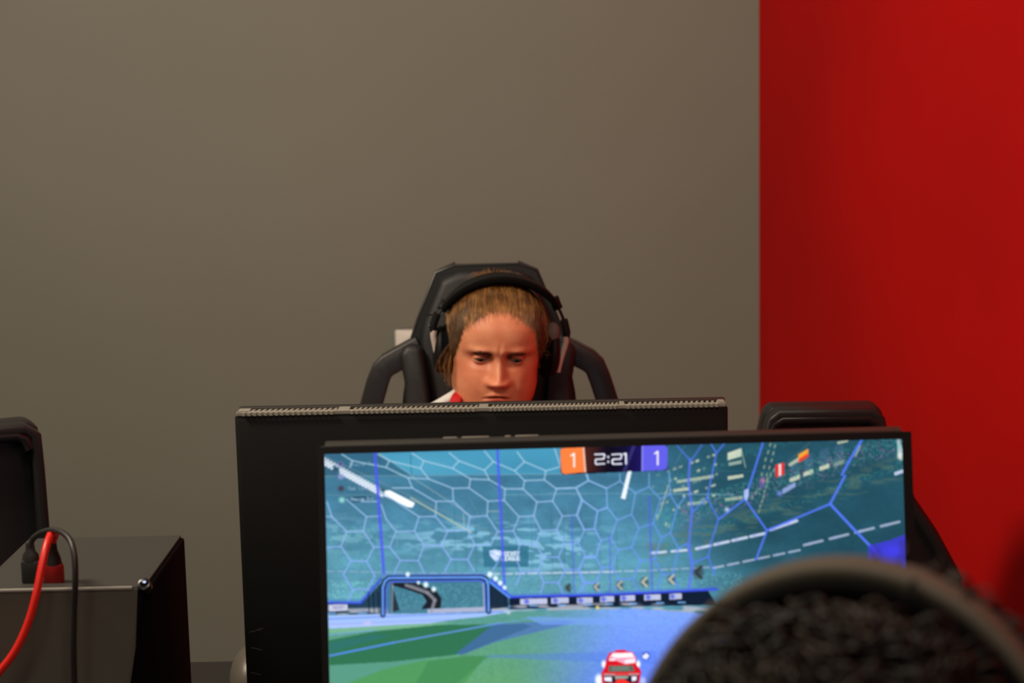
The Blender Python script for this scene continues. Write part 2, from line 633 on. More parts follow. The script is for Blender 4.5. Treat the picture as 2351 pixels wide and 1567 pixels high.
def solve_y2(p1, px, py, y0):
    """y so that the point at (px,py) has the height of p1"""
    lo_, hi_ = y0 - 0.4, y0 + 0.4
    f = lambda y: P(px, py, y).z - p1.z
    for _ in range(60):
        m_ = (lo_ + hi_) / 2
        if f(lo_) * f(m_) <= 0:
            hi_ = m_
        else:
            lo_ = m_
    return (lo_ + hi_) / 2


# ---- far monitor, seen from behind
A = P(537, 947, 1.90)
yb = solve_y2(A, 1672, 925, 1.90)
B = P(1672, 925, yb)
Wb = (B - A).length
mid = (A + B) / 2
yaw = math.atan2(B.y - A.y, B.x - A.x)
Hb = Wb * 0.60
FM = thing('monitor', 'monitor seen from behind, black back and grey vented top edge, in front of the player', 'monitor',
           (mid.x, mid.y, DZ), (0, 0, yaw), 'monitors')
top = mid.z - DZ
h2 = Wb / 2
T_ = 0.024           # depth of the housing
b = bmesh.new()
bot = top - Hb
# housing behind the screen: flat rim and a raised, mitred back panel
prism(b, [(-h2, bot), (h2, bot), (h2, top - 0.0035), (-h2, top - 0.0035)], 0.002, T_ + 0.008, bev=0.003)
ins = 0.035
lo_f = [(-h2 + 0.002, bot + 0.002), (h2 - 0.002, bot + 0.002), (h2 - 0.002, top - 0.006), (-h2 + 0.002, top - 0.006)]
b2 = bmesh.new()
o1 = [b2.verts.new((x, 0.003, z)) for x, z in lo_f]
i1 = [b2.verts.new((x + (ins if x < 0 else -ins), -0.010, z + (-ins * 1.6 if z > top - .1 else ins))) for x, z in lo_f]
for i in range(4):
    j = (i + 1) % 4
    b2.faces.new((o1[i], o1[j], i1[j], i1[i]))
b2.faces.new(i1)
merge(b, b2)
obj('back_housing', b, M['plastic'], FM)
# vented top strip
b = bmesh.new()
box(b, (0, 0.0035, top - 0.002), (Wb - 0.004, 0.004, 0.005), bev=0.001)
for (xa, xb, kind) in ((-h2 + 0.003, -h2 + 0.016, 0), (h2 - 0.010, h2 - 0.003, 0)):
    box(b, ((xa + xb) / 2, T_ / 2, top - 0.0015), (xb - xa, T_ - 0.004, 0.004))
px2x = lambda px: (px - 537) / (1672 - 537) * Wb - h2
for (xa, xb) in ((775, 802), (1100, 1122), (1424, 1436)):
    x0, x1 = px2x(xa), px2x(xb)
    box(b, ((x0 + x1) / 2, T_ / 2, top - 0.0013), (x1 - x0, T_ - 0.004, 0.004), bev=0.0008)
slots = ((556, 772, 17), (806, 1097, 25), (1126, 1421, 30), (1440, 1655, 18))
for xa, xb, n in slots:
    for k in range(n):
        px = xa + (xb - xa) * (k + 0.5) / n
        x = px2x(px)
        wv = (xb - xa) / n / (1672 - 537) * Wb
        box(b, (x, T_ / 2 - 0.002, top - 0.0022), (wv * 0.50, T_ - 0.002, 0.0035), rot=(0, 0, R(-9)))
        box(b, (x + wv * .1, 0.0095, top - 0.0030), (wv * 0.99, 0.011, 0.003))
obj('vent_strip', b, M['vent'], FM, smooth=False)
b = bmesh.new()
box(b, (0, T_ / 2 + 0.002, top - 0.0046), (Wb - 0.006, T_, 0.002))
obj('vent_slots', b, M['vent_dark'], FM, smooth=False)
# front bezel and screen on the player's side
b = bmesh.new()
box(b, (0, T_ + 0.012, (top + bot) / 2), (Wb, 0.010, Hb), bev=0.002)
obj('bezel', b, M['bezel'], FM)
b = bmesh.new()
box(b, (0, T_ + 0.003, top - 0.0018), (Wb - 0.004, 0.007, 0.005), bev=0.0012)
obj('rear_rim', b, M['edge'], FM)
M['far_screen'] = emis('lit_screen_far', (0.55, 0.62, 0.80, 1), 0.5)
b = bmesh.new()
box(b, (0, T_ + 0.0178, (top + bot) / 2 + 0.004), (Wb - 0.02, 0.001, Hb - 0.03))
obj('screen', b, M['far_screen'], FM, smooth=False)
b = bmesh.new()
box(b, (0, -0.005, (top + bot) / 2 - 0.02), (0.16, 0.03, 0.11), bev=0.008)
box(b, (0, -0.03, top * 0.42), (0.06, 0.03, top * 0.84 - 0.0), bev=0.01)
obj('stand', b, M['plastic'], FM)
b = bmesh.new()
box(b, (0, 0.0, 0.008), (0.26, 0.20, 0.016), bev=0.006)
obj('stand_foot', b, M['plastic'], FM)
b = bmesh.new()
sc = ((572, 1453, 600, 1446), (590, 1447, 603, 1444), (575, 1488, 602, 1494), (574, 1545, 600, 1551))
for x0, y0, x1, y1 in sc:
    b = bmesh.new()
    def loc_(px, py):
        q = P(px, py, mid.y - 0.0105)
        return Vector((q.x - mid.x, -0.0103, q.z - DZ))
    a_, c_ = loc_(x0, y0), loc_(x1, y1)
    q = (a_ + c_) / 2
    ln = (c_ - a_).length
    box(b, q, (ln, 0.0006, 0.0008), rot=(0, -math.atan2(c_.z - a_.z, c_.x - a_.x), 0))
    obj('scratch', b, M['edge'], FM)

# ---- near monitor, its lit screen towards the camera
A = P(728, 1026, 1.58)
yb2 = solve_y2(A, 2092, 990, 1.58)
B = P(2092, 990, yb2)
Wf = (B - A).length
midf = (A + B) / 2
yawf = math.atan2(B.y - A.y, B.x - A.x)
NM = thing('monitor', 'monitor with its lit screen showing a car football game', 'monitor', (midf.x, midf.y, DZ), (0, 0, yawf), 'monitors')
TOPF = midf.z - DZ
TILT = R(10.0)
k_ = Wf / 1364.0          # metres per photo pixel in the plane of the screen
SW = 1325.5 * k_
SH = SW * 9 / 16
HF = SH + 0.006 + 0.018
Ht = Matrix.Translation((0, 0, TOPF)) @ Matrix.Rotation(-TILT, 4, 'X')   # panel frame hung from its top edge


def panel(name, bm, m, smooth=True):
    bm.transform(Ht)
    return obj(name, bm, m, NM, smooth)


h2 = Wf / 2
sx0 = -h2 + 16.5 * k_
sx1 = sx0 + SW
sz1 = -16.5 * k_
sz0 = sz1 - SH
b = bmesh.new()
prism(b, [(-h2, -HF), (h2, -HF), (h2, 0), (-h2, 0)], 0.003, 0.022, bev=0.003, seg=3)
prism(b, [(-h2 + .05, -HF + .03), (h2 - .05, -HF + .03), (h2 - .05, -.04), (-h2 + .05, -.04)], 0.02, 0.04, bev=0.008)
panel('back_housing', b, M['edge'])
b = bmesh.new()
box(b, (0, 0.015, -0.0004), (Wf - 0.012, 0.012, 0.0075), rot=(R(22), 0, 0), bev=0.0015)
panel('top_edge', b, M['edge'])
b = bmesh.new()
for (x0, x1, z0, z1) in ((-h2, h2, sz1, 0), (-h2, h2, -HF, sz0), (-h2, sx0, sz0, sz1), (sx1, h2, sz0, sz1)):
    box(b, ((x0 + x1) / 2, 0.0012, (z0 + z1) / 2), (x1 - x0, 0.0036, z1 - z0))
panel('bezel', b, M['bezel'])
b = bmesh.new()
for xa, xb in ((1015, 1048), (1058, 1122), (1158, 1172), (1182, 1236)):
    x0, x1 = (xa - 728) * k_ - h2, (xb - 728) * k_ - h2
    box(b, ((x0 + x1) / 2, 0.0205, 0.0042), (x1 - x0, 0.004, 0.0028), bev=0.0006)
panel('top_buttons', b, M['vent'])
b = bmesh.new()
box(b, (0, 0.04, TOPF - 0.19), (0.12, 0.05, 0.10), bev=0.008)
box(b, (0, 0.075, (TOPF - 0.14) / 2), (0.06, 0.03, TOPF - 0.14), bev=0.01)
obj('stand', b, M['plastic'], NM)
b = bmesh.new()
box(b, (0, 0.05, 0.008), (0.26, 0.18, 0.016), bev=0.006)
obj('stand_foot', b, M['plastic'], NM)

# ------------------------------------------------------------------ picture shown by the near monitor
# drawn on a 1355 x 800 canvas (canvas pixel = photo pixel - (738, 998)) and stored per vertex on the flat screen
OX, OY, CW, CH = 738, 998, 1358, 800
YY, XX = np.mgrid[0:CH, 0:CW].astype(np.float32)
PX = XX + OX
PY = YY + OY
cv = np.zeros((CH, CW, 3), np.float32)


def lerp(a, b_, t_):
    return a + (b_ - a) * t_


def sst(e0, e1, x):
    t_ = np.clip((x - e0) / (e1 - e0), 0, 1)
    return t_ * t_ * (3 - 2 * t_)


def vnoise(sx, sy, seed):
    r_ = np.random.default_rng(seed)
    gh, gw = int(CH / sy) + 3, int(CW / sx) + 3
    g = r_.random((gh, gw)).astype(np.float32)
    fx, fy = XX / sx, YY / sy
    ix, iy = fx.astype(int), fy.astype(int)
    tx, ty = fx - ix, fy - iy
    tx, ty = tx * tx * (3 - 2 * tx), ty * ty * (3 - 2 * ty)
    return (g[iy, ix] * (1 - tx) + g[iy, ix + 1] * tx) * (1 - ty) + (g[iy + 1, ix] * (1 - tx) + g[iy + 1, ix + 1] * tx) * ty


def blend(mask, c, sl=None):
    global cv
    c = np.array(c, np.float32)
    if sl is None:
        cv = cv * (1 - mask[..., None]) + c * mask[..., None]
    else:
        cv[sl] = cv[sl] * (1 - mask[..., None]) + c * mask[..., None]


def window(x0, y0, x1, y1, pad):
    a_ = max(int(min(x0, x1) - OX - pad), 0)
    c_ = min(int(max(x0, x1) - OX + pad) + 1, CW)
    d_ = max(int(min(y0, y1) - OY - pad), 0)
    e_ = min(int(max(y0, y1) - OY + pad) + 1, CH)
    return (slice(d_, max(e_, d_)), slice(a_, max(c_, a_)))


def line(p, q, c, w=2.0, a=1.0, soft=1.2):
    sl = window(p[0], p[1], q[0], q[1], w + 3)
    x, y = PX[sl], PY[sl]
    if x.size == 0:
        return
    dx, dy = q[0] - p[0], q[1] - p[1]
    L2 = dx * dx + dy * dy + 1e-6
    t_ = np.clip(((x - p[0]) * dx + (y - p[1]) * dy) / L2, 0, 1)
    d_ = np.hypot(x - p[0] - t_ * dx, y - p[1] - t_ * dy)
    blend(np.clip((w / 2 + soft / 2 - d_) / soft, 0, 1) * a, c, sl)


def poly(pts, c, a=1.0):
    xs = [p[0] for p in pts]
    ys = [p[1] for p in pts]
    sl = window(min(xs), min(ys), max(xs), max(ys), 2)
    acc = None
    for ox_, oy_ in ((-.25, -.25), (.25, .25), (-.25, .25), (.25, -.25)):
        x, y = PX[sl] + ox_, PY[sl] + oy_
        m_ = np.zeros(x.shape, bool)
        n_ = len(pts)
        for i in range(n_):
            x0, y0 = pts[i]
            x1, y1 = pts[(i + 1) % n_]
            if y0 == y1:
                continue
            c_ = ((y0 > y) != (y1 > y)) & (x < (x1 - x0) * (y - y0) / (y1 - y0) + x0)
            m_ ^= c_
        acc = m_.astype(np.float32) if acc is None else acc + m_
    blend(acc / 4 * a, c, sl)


def blob(x0, y0, rx, ry, c, a=1.0, p=1.0):
    sl = window(x0 - 2.5 * rx, y0 - 2.5 * ry, x0 + 2.5 * rx, y0 + 2.5 * ry, 2)
    d_ = ((PX[sl] - x0) / rx) ** 2 + ((PY[sl] - y0) / ry) ** 2
    blend(np.exp(-d_ ** p) * a, c, sl)


cA = lambda x, y: (720 + x / 2.669, 980 + y / 2.669)
cB = lambda x, y: (1250 + x / 2.702, 990 + y / 2.702)

# sky and stadium haze
t_ = np.clip((PY - 1010) / 370, 0, 1)[..., None]
cv[:] = lerp(np.array([54, 104, 132], np.float32), np.array([88, 148, 176], np.float32), t_)
t_ = sst(1380, 1700, PX - (PY - 1000) * 0.25)[..., None]
cv = cv * (1 - t_) + np.array([34, 76, 92], np.float32) * t_
t_ = (sst(1180, 1330, PY) * sst(1950, 1400, PX))[..., None]
cv = cv * (1 - t_ * .55) + np.array([88, 150, 168], np.float32) * t_ * .55
n1 = vnoise(60, 26, 1)
n2 = vnoise(9, 5, 2)
cv *= (0.90 + 0.16 * n1 + 0.06 * n2)[..., None]
# bright upper roof opening
poly([cA(390, 158), cA(1640, 110), cA(1640, 285), cA(900, 290), cA(590, 290)], (72, 152, 186), 0.9)
blob(*cA(650, 230), 90, 26, (84, 162, 192), .6)
blob(*cA(1300, 240), 80, 20, (62, 134, 168), .6)
poly([cA(60, 170), cA(390, 158), cA(600, 300), cA(60, 300)], (46, 92, 118), 0.6)
# clouds behind the net
cm = sst(.50, .68, vnoise(34, 9, 5) * .65 + vnoise(14, 5, 6) * .35)
reg = np.exp(-((PX - 1130) / 210) ** 2 - ((PY - 1232) / 34) ** 2) + np.exp(-((PX - 1250) / 110) ** 2 - ((PY - 1275) / 32) ** 2)
blend(np.clip(cm * reg * 1.5, 0, 1) * .75, (140, 194, 222))
reg = np.exp(-((PX - 770) / 60) ** 2 - ((PY - 1225) / 40) ** 2)
blend(np.clip(cm * reg, 0, 1) * .5, (140, 190, 205))
# dark verticals of the far stand
for i, x in enumerate((1040, 1066, 1088, 1120, 1150, 1180, 1215, 1262, 1290, 1330, 1372, 1410)):
    line((x, 1150 + 10 * (i % 3)), (x + 3, 1310), (40, 92, 118), 1.3, .5)
for y in (1205, 1228):
    line((1020, y), (1400, y - 3), (48, 104, 130), 1.2, .45)
# stand tiers with crowd, left
crowd = vnoise(2.6, 2.2, 8)
cc = vnoise(6, 3, 9)
for (y0, y1, a_) in ((1205, 1250, .35), (1262, 1302, .3), (1330, 1372, .45)):
    m_ = ((PY > y0 - (PX - 740) * .02) & (PY < y1 - (PX - 740) * .02) & (PX < 1700)).astype(np.float32) * sst(.45, .8, crowd) * a_
    m_ *= (sst(1000, 820, PX) + (y0 > 1300) * .8)
    blend(np.clip(m_, 0, 1), (120, 190, 190))
for y in (1308, 1322, 1345):
    line((750, y + 4), (1600, y - 8), (96, 136, 150), 2.2, .35)
# right stand: angled building windows
for r_ in range(5):
    for k in range(12):
        x = 1490 + k * 13 + r_ * 3
        y = 1092 + r_ * 22 - k * 4.6
        if y < 1012 or rng.random() < .28 or x > 1640:
            continue
        wq = 4 + 7 * rng.random()
        a_ = (.35 + .6 * rng.random()) * (1.0 if k > 2 else .6)
        poly([(x, y), (x + wq, y - wq * .34), (x + wq, y - wq * .34 + 5), (x, y + 5)], (196, 202, 176), a_)
for (x, y) in ((1680, 1040), (1680, 1052), (1686, 1064), (1692, 1030), (1697, 1022), (1668, 1050)):
    pass
poly([cB(1130, 130), cB(1215, 100), cB(1215, 150), cB(1130, 175)], (206, 212, 190), .95)
poly([cB(1135, 190), cB(1215, 175), cB(1215, 195), cB(1135, 210)], (170, 184, 170), .8)
poly([cB(1130, 275), cB(1225, 262), cB(1225, 280), cB(1130, 297)], (200, 206, 180), .9)
poly([cB(1110, 410), cB(1220, 395), cB(1222, 415), cB(1110, 430)], (180, 192, 170), .8)
poly([cB(880, 435), cB(1000, 425), cB(1000, 440), cB(880, 455)], (190, 200, 172), .8)
poly([cB(790, 355), cB(890, 340), cB(890, 360), cB(790, 372)], (196, 204, 176), .85)
poly([cB(810, 300), cB(1040, 265), cB(1040, 285), cB(810, 318)], (190, 198, 170), .75)
line(cB(1215, 110), cB(1240, 220), (190, 198, 170), 2.2, .7)
for (cx0, cy0, n_, dx, dy) in ((1430, 80, 6, -14, 44), (1395, 70, 5, -12, 46), (1440, 200, 8, -22, 28), (1380, 300, 7, -9, 30), (760, 330, 9, -8, 24), (740, 560, 3, 14, 6)):
    for k in range(n_):
        x, y = cx0 + dx * k + rng.uniform(-4, 4), cy0 + dy * k
        line(cB(x, y), cB(x - 6, y + 17), (186, 196, 164), 2.6, .75)
# deck with lit panels
for k, (x, y) in enumerate(((1515, 285), (1600, 250), (1700, 215), (1790, 190))):
    w_, h_ = 62, 26
    poly([cB(x, y), cB(x + w_, y - 22), cB(x + w_, y + h_ - 20), cB(x, y + h_)], (206, 210, 182), .92 if k < 3 else .5)
    poly([cB(x + 4, y - 100), cB(x + 60, y - 122), cB(x + 60, y - 26), cB(x + 4, y - 4)], (72, 98, 132), .5)
poly([cB(1505, 200), cB(1570, 155), cB(1575, 180), cB(1515, 215)], (196, 202, 176), .8)
poly([cB(1815, 60), cB(1880, 48), cB(1880, 60), cB(1815, 75)], (200, 202, 170), .8)
line(cB(1955, 85), cB(1925, 150), (196, 198, 164), 3, .8)
poly([cB(2185, 45), cB(2205, 45), cB(2222, 120), cB(2215, 175), cB(2190, 160)], (200, 218, 216), .8)
blob(*cB(2205, 150), 6, 8, (240, 250, 245), .9)
# crowd band on the right tiers
u_ = PY - (1290 - (PX - 1480) * 0.34)
m_ = sst(.52, .8, vnoise(3.2, 2.4, 21)) * ((PX > 1500)).astype(np.float32)
for lo_, hi_, a_ in ((-118, -52, .5), (-40, -8, .35), (-190, -150, .25)):
    blend(m_ * (sst(lo_, lo_ + 14, u_) * sst(hi_, hi_ - 12, u_)) * a_, (64, 158, 146))
m_ = sst(.66, .85, vnoise(4, 3, 23)) * (PX > 1560) * sst(-118, -90, u_) * sst(-40, -60, u_)
blend(m_ * .5, (150, 110, 150))
# brownish light of the lower tier
m_ = sst(.4, .7, vnoise(26, 5, 25)) * (PX > 1480) * sst(-60, -35, u_) * sst(18, 0, u_)
blend(m_ * .32, (112, 120, 96))
m_ = (PX > 1900) * sst(-210, -180, u_) * sst(-120, -150, u_) * sst(.3, .7, vnoise(50, 10, 26))
blend(m_ * .3, (110, 116, 90))
for (p_, q_, c_, w_, a_) in (((0, 380), (1130, 385), (110, 158, 178), 1.8, .6), ((700, 380), (1160, 390), (126, 170, 182), 2, .6),
                             ((900, 240), (1400, 245), (70, 120, 134), 1.4, .5), ((1240, 420), (1640, 65), (110, 128, 120), 1.4, .6),
                             ((700, 395), (865, 85), (88, 130, 140), 1.5, .6), ((430, 490), (540, 240), (88, 130, 150), 1.2, .5)):
    line(cB(*p_), cB(*q_), c_, w_, a_)
# flags and hanging banner
poly([cB(1425, 205), cB(1482, 188), cB(1480, 262), cB(1428, 282)], (216, 48, 46))
poly([cB(1446, 200), cB(1462, 195), cB(1462, 268), cB(1447, 274)], (226, 214, 214))
poly([cB(1568, 140), cB(1632, 102), cB(1632, 150), cB(1570, 190)], (232, 158, 52))
poly([cB(1570, 168), cB(1632, 130), cB(1632, 152), cB(1572, 190)], (222, 62, 44))
poly([cB(1325, 290), cB(1355, 275), cB(1355, 345), cB(1325, 352)], (92, 84, 150), .8)
blob(*cB(1345, 300), 4, 5, (220, 130, 160), .8)
poly([cB(1468, 355), cB(1550, 310), cB(1550, 338), cB(1470, 385)], (150, 168, 222), .85)
blob(*cB(1450, 380), 6, 6, (120, 140, 230), .9)


# ---- little stroke letters
GL = {'R': [(0, 0, 0, 6), (0, 0, 3, 0), (3, 0, 4, 1), (4, 1, 3, 3), (3, 3, 0, 3), (1.5, 3, 4, 6)],
      'O': [(0, 0, 4, 0), (4, 0, 4, 6), (4, 6, 0, 6), (0, 6, 0, 0)],
      'C': [(4, 0, 0, 0), (0, 0, 0, 6), (0, 6, 4, 6)],
      'K': [(0, 0, 0, 6), (4, 0, 0, 3), (0, 3, 4, 6)],
      'E': [(4, 0, 0, 0), (0, 0, 0, 6), (0, 6, 4, 6), (0, 3, 3, 3)],
      'T': [(0, 0, 4, 0), (2, 0, 2, 6)],
      'L': [(0, 0, 0, 6), (0, 6, 4, 6)],
      'A': [(0, 6, 2, 0), (2, 0, 4, 6), (1, 4, 3, 4)],
      'G': [(4, 0, 0, 0), (0, 0, 0, 6), (0, 6, 4, 6), (4, 6, 4, 3), (4, 3, 2, 3)],
      'U': [(0, 0, 0, 6), (0, 6, 4, 6), (4, 6, 4, 0)],
      'S': [(4, 0, 0, 0), (0, 0, 0, 3), (0, 3, 4, 3), (4, 3, 4, 6), (4, 6, 0, 6)],
      'h': [(0, 0, 0, 6), (0, 3, 3, 3), (3, 3, 3, 6)],
      'a': [(0, 3, 3, 3), (3, 3, 3, 6), (3, 6, 0, 6), (0, 6, 0, 4.5), (0, 4.5, 3, 4.5)],
      'y': [(0, 3, 1.5, 6), (3, 3, 0.5, 8)],
      'n': [(0, 3, 0, 6), (0, 3, 3, 3), (3, 3, 3, 6)],
      'e': [(0, 4.5, 3, 4.5), (3, 4.5, 3, 3), (3, 3, 0, 3), (0, 3, 0, 6), (0, 6, 3, 6)],
      'r': [(0, 3, 0, 6), (0, 3, 2.5, 3)],
      'i': [(0.8, 3, 0.8, 6), (0.8, 1, 0.8, 1.5)],
      ' ': []}


def text(s, x, y, h, c, w, a=1.0, adv=5.6, sk=-0.026):
    k = h / 6
    for ch in s:
        for (x0, y0, x1, y1) in GL[ch]:
            xa, xb = x + x0 * k, x + x1 * k
            line((xa, y + y0 * k + 0), (xb, y + y1 * k), c, w, a, 1.0)
        x += adv * k
        y += adv * k * sk


# jumbotron with the game's logo
poly([cA(1025, 725), cA(1310, 722), cA(1305, 850), cA(1035, 850)], (48, 108, 134), .85)
sh = [(1120, 1262), (1133, 1259), (1147, 1262), (1146, 1274), (1141, 1281), (1135, 1286), (1128, 1280), (1122, 1273)]
poly(sh, (190, 212, 250))
blob(1135, 1270, 6, 4, (246, 252, 255), 1)
line((1124, 1266), (1144, 1276), (110, 130, 220), 2.2, .8)
text('ROCKET', 1149, 1265, 7.5, (232, 240, 255), 2.0, 1)
text('LEAGUE', 1149, 1276, 7.5, (232, 240, 255), 2.0, 1)

# banner dashes round the stands
def dashes(p, q, n, c, w, a=.85, fill=.72):
    for k in range(n):
        t0, t1 = k / n, (k + fill) / n
        line((lerp(p[0], q[0], t0), lerp(p[1], q[1], t0)), (lerp(p[0], q[0], t1), lerp(p[1], q[1], t1)), c, w, a)
        tm = (k + .22) / n
        blob(lerp(p[0], q[0], tm), lerp(p[1], q[1], tm), w * .7, w * .6, (150, 160, 230), .7)


dashes(cA(75, 875), cA(1050, 893), 14, (150, 178, 200), 2.6, .6)
dashes(cA(1075, 893), cA(1840, 880), 10, (206, 216, 228), 3.4, .8)
dashes(cB(20, 872), cB(640, 856), 8, (186, 204, 216), 3.0, .75)
dashes(cB(640, 856), cB(1030, 835), 6, (176, 190, 210), 2.8, .7)
dashes(cB(1030, 842), cB(1600, 725), 6, (186, 194, 216), 4.4, .75)
dashes(cB(1600, 700), cB(2240, 545), 4, (190, 196, 222), 5.4, .75)
dashes(cB(650, 748), cB(905, 728), 2, (206, 216, 238), 5.2, .9)
dashes(cB(930, 722), cB(1380, 622), 4, (206, 216, 240), 6.0, .9, .8)
dashes(cB(1390, 605), cB(1570, 545), 2, (206, 212, 240), 6.4, .9, .85)
poly([cB(2165, 250), cB(2222, 230), cB(2222, 252), cB(2170, 270)], (206, 214, 240), .85)

# roof light rig: diagonal beams, dotted white lights
for (p_, q_, c_, w_, a_) in (((70, 180), (1180, 690), (118, 140, 150), 2.2, .6), ((60, 235), (600, 490), (104, 128, 140), 1.8, .55),
                             ((590, 300), (960, 540), (146, 170, 176), 2.2, .7), ((590, 430), (960, 640), (186, 196, 168), 3.2, .8),
                             ((400, 160), (610, 300), (170, 190, 196), 1.6, .5), ((590, 170), (595, 290), (56, 104, 126), 2.5, .7),
                             ((60, 300), (1660, 283), (120, 156, 172), 2.4, .65), ((75, 412), (420, 415), (110, 150, 160), 2, .5),
                             ((1160, 412), (1660, 405), (120, 158, 172), 2, .6), ((1060, 512), (1130, 512), (190, 200, 205), 2, .6),
                             ((505, 600), (505, 730), (130, 170, 190), 1.6, .6), ((912, 520), (915, 600), (170, 190, 180), 2.4, .6),
                             ((812, 690), (812, 780), (150, 180, 190), 2, .5), ((1060, 320), (1240, 560), (96, 140, 160), 1.6, .5),
                             ((1530, 400), (1560, 560), (96, 140, 160), 1.6, .5), ((940, 410), (1080, 700), (110, 150, 165), 1.4, .4)):
    line(cA(*p_), cA(*q_), c_, w_, a_)
for s_ in range(20):
    for r_ in range(3):
        x = 745 + 7.1 * s_ + r_ * 1.0
        y = 1053 + 3.85 * s_ + r_ * 6.3 + (r_ - 1) * .4
        if s_ in (3, 4) and r_ > 0 or x > 876:
            continue
        blob(x, y, 3.7, 3.2, (242, 246, 255), 1, 2)
        if s_ > 5:
            blob(x + 3.6, y + 4.6, 2.6, 2.3, (190, 196, 240), .4, 2)
line((742, 1052), (950, 1160), (96, 110, 120), 1.6, .5)
line((742, 1078), (930, 1172), (80, 96, 100), 1.6, .5)
poly([(882, 1125), (893, 1124), (950, 1153), (945, 1163), (934, 1162), (880, 1136)], (248, 252, 255), 1)
blob(874, 1124, 6, 5, (16, 52, 60), .8)
blob(769, 1077, 6, 5, (28, 60, 72), .6)

# player list at the upper left
for (x, y, c_) in ((781, 1065, (126, 128, 178)), (782, 1093, (140, 150, 205)), (782, 1120, (70, 52, 66)), (784, 1146, (150, 214, 206))):
    blob(x, y, 7, 6.5, c_, .9, 2)
blob(781, 1064, 3.2, 3, (36, 30, 80), .9)
poly([(800, 1138), (850, 1137), (852, 1151), (801, 1152)], (28, 66, 96), .7)
text('Shayne Err', 804, 1140.5, 7, (150, 186, 206), 1.3, .9, 4.6)
text('Shayne Tran', 802, 1061, 7, (128, 160, 186), 1.3, .7, 5.2)
text('Rae Lane', 799, 1116, 7, (128, 160, 186), 1.3, .7, 5.2)

# hexagonal net
NET_A = [
    [(170, 165), (235, 205), (220, 245)], [(235, 205), (440, 245), (460, 205), (390, 165)], [(460, 205), (650, 250), (670, 205), (600, 160)],
    [(670, 205), (845, 250), (885, 205), (825, 155)], [(885, 205), (1040, 262), (1095, 210), (1040, 145)],
    [(1095, 210), (1225, 265), (1285, 210), (1240, 150)], [(1285, 210), (1415, 265), (1505, 240), (1470, 130)],
    [(440, 245), (575, 310), (600, 370)], [(575, 310), (700, 315), (845, 372)], [(650, 250), (700, 315)], [(845, 250), (955, 315), (945, 370), (845, 372)],
    [(1040, 262), (1070, 320), (955, 315)], [(1070, 320), (1165, 375), (1275, 375), (1285, 325), (1225, 265)],
    [(1285, 325), (1405, 320), (1415, 265)], [(1405, 320), (1480, 375), (1600, 370), (1675, 325), (1660, 285)], [(1675, 325), (1790, 372)],
    [(480, 370), (600, 370), (740, 452), (850, 450), (845, 372)], [(945, 370), (1060, 450), (1160, 445), (1165, 375)],
    [(1160, 445), (1250, 545), (1340, 540), (1360, 455), (1275, 375)], [(1360, 455), (1455, 450), (1480, 375)],
    [(1455, 450), (1515, 540), (1605, 535), (1640, 445), (1600, 370)], [(1640, 445), (1730, 510), (1790, 492)],
    [(80, 455), (110, 545), (75, 545)], [(110, 545), (200, 635), (300, 632), (320, 545), (410, 540)], [(285, 452), (400, 452)], [(200, 440), (320, 545)],
    [(410, 470), (440, 560), (500, 635), (612, 632), (640, 545), (740, 543), (745, 452)], [(385, 375), (640, 545)],
    [(740, 543), (815, 632), (935, 625), (950, 545), (1055, 540), (1060, 450)], [(850, 450), (950, 545)],
    [(1055, 540), (1120, 635), (1215, 630), (1250, 545)], [(1340, 540), (1385, 630), (1480, 625), (1515, 540)],
    [(1605, 535), (1650, 625), (1710, 618), (1730, 510)],
    [(200, 635), (165, 725), (80, 730)], [(165, 725), (225, 812), (320, 815), (365, 730), (300, 632)], [(365, 730), (460, 728), (500, 635)],
    [(460, 728), (525, 810), (635, 812), (670, 720), (612, 632)], [(670, 720), (775, 718), (815, 632)],
    [(775, 718), (835, 803), (935, 805), (980, 715), (935, 625)], [(980, 715), (1075, 715), (1120, 635)],
    [(1215, 630), (1255, 712), (1350, 712), (1385, 630)], [(1350, 712), (1400, 790), (1490, 790), (1525, 710), (1480, 625)],
    [(1525, 710), (1610, 705), (1650, 625)], [(1610, 705), (1655, 785), (1720, 785), (1750, 690), (1710, 618)],
    [(225, 812), (180, 895), (235, 985), (325, 985), (370, 905), (320, 815)], [(525, 810), (485, 890)], [(635, 812), (670, 885)],
    [(835, 803), (795, 880)], [(935, 805), (975, 875)], [(1130, 800), (1090, 870)], [(1255, 712), (1230, 800), (1265, 880), (1230, 960)],
    [(1400, 790), (1365, 870), (1400, 945), (1490, 945), (1530, 870), (1490, 790)], [(1265, 880), (1365, 870)],
    [(1530, 870), (1610, 865), (1655, 785)], [(1610, 865), (1640, 945), (1720, 945)], [(235, 985), (205, 1060)], [(325, 985), (345, 1020)],
    [(1400, 945), (1375, 1020)], [(1490, 945), (1520, 1020)], [(1640, 945), (1610, 1020)]]
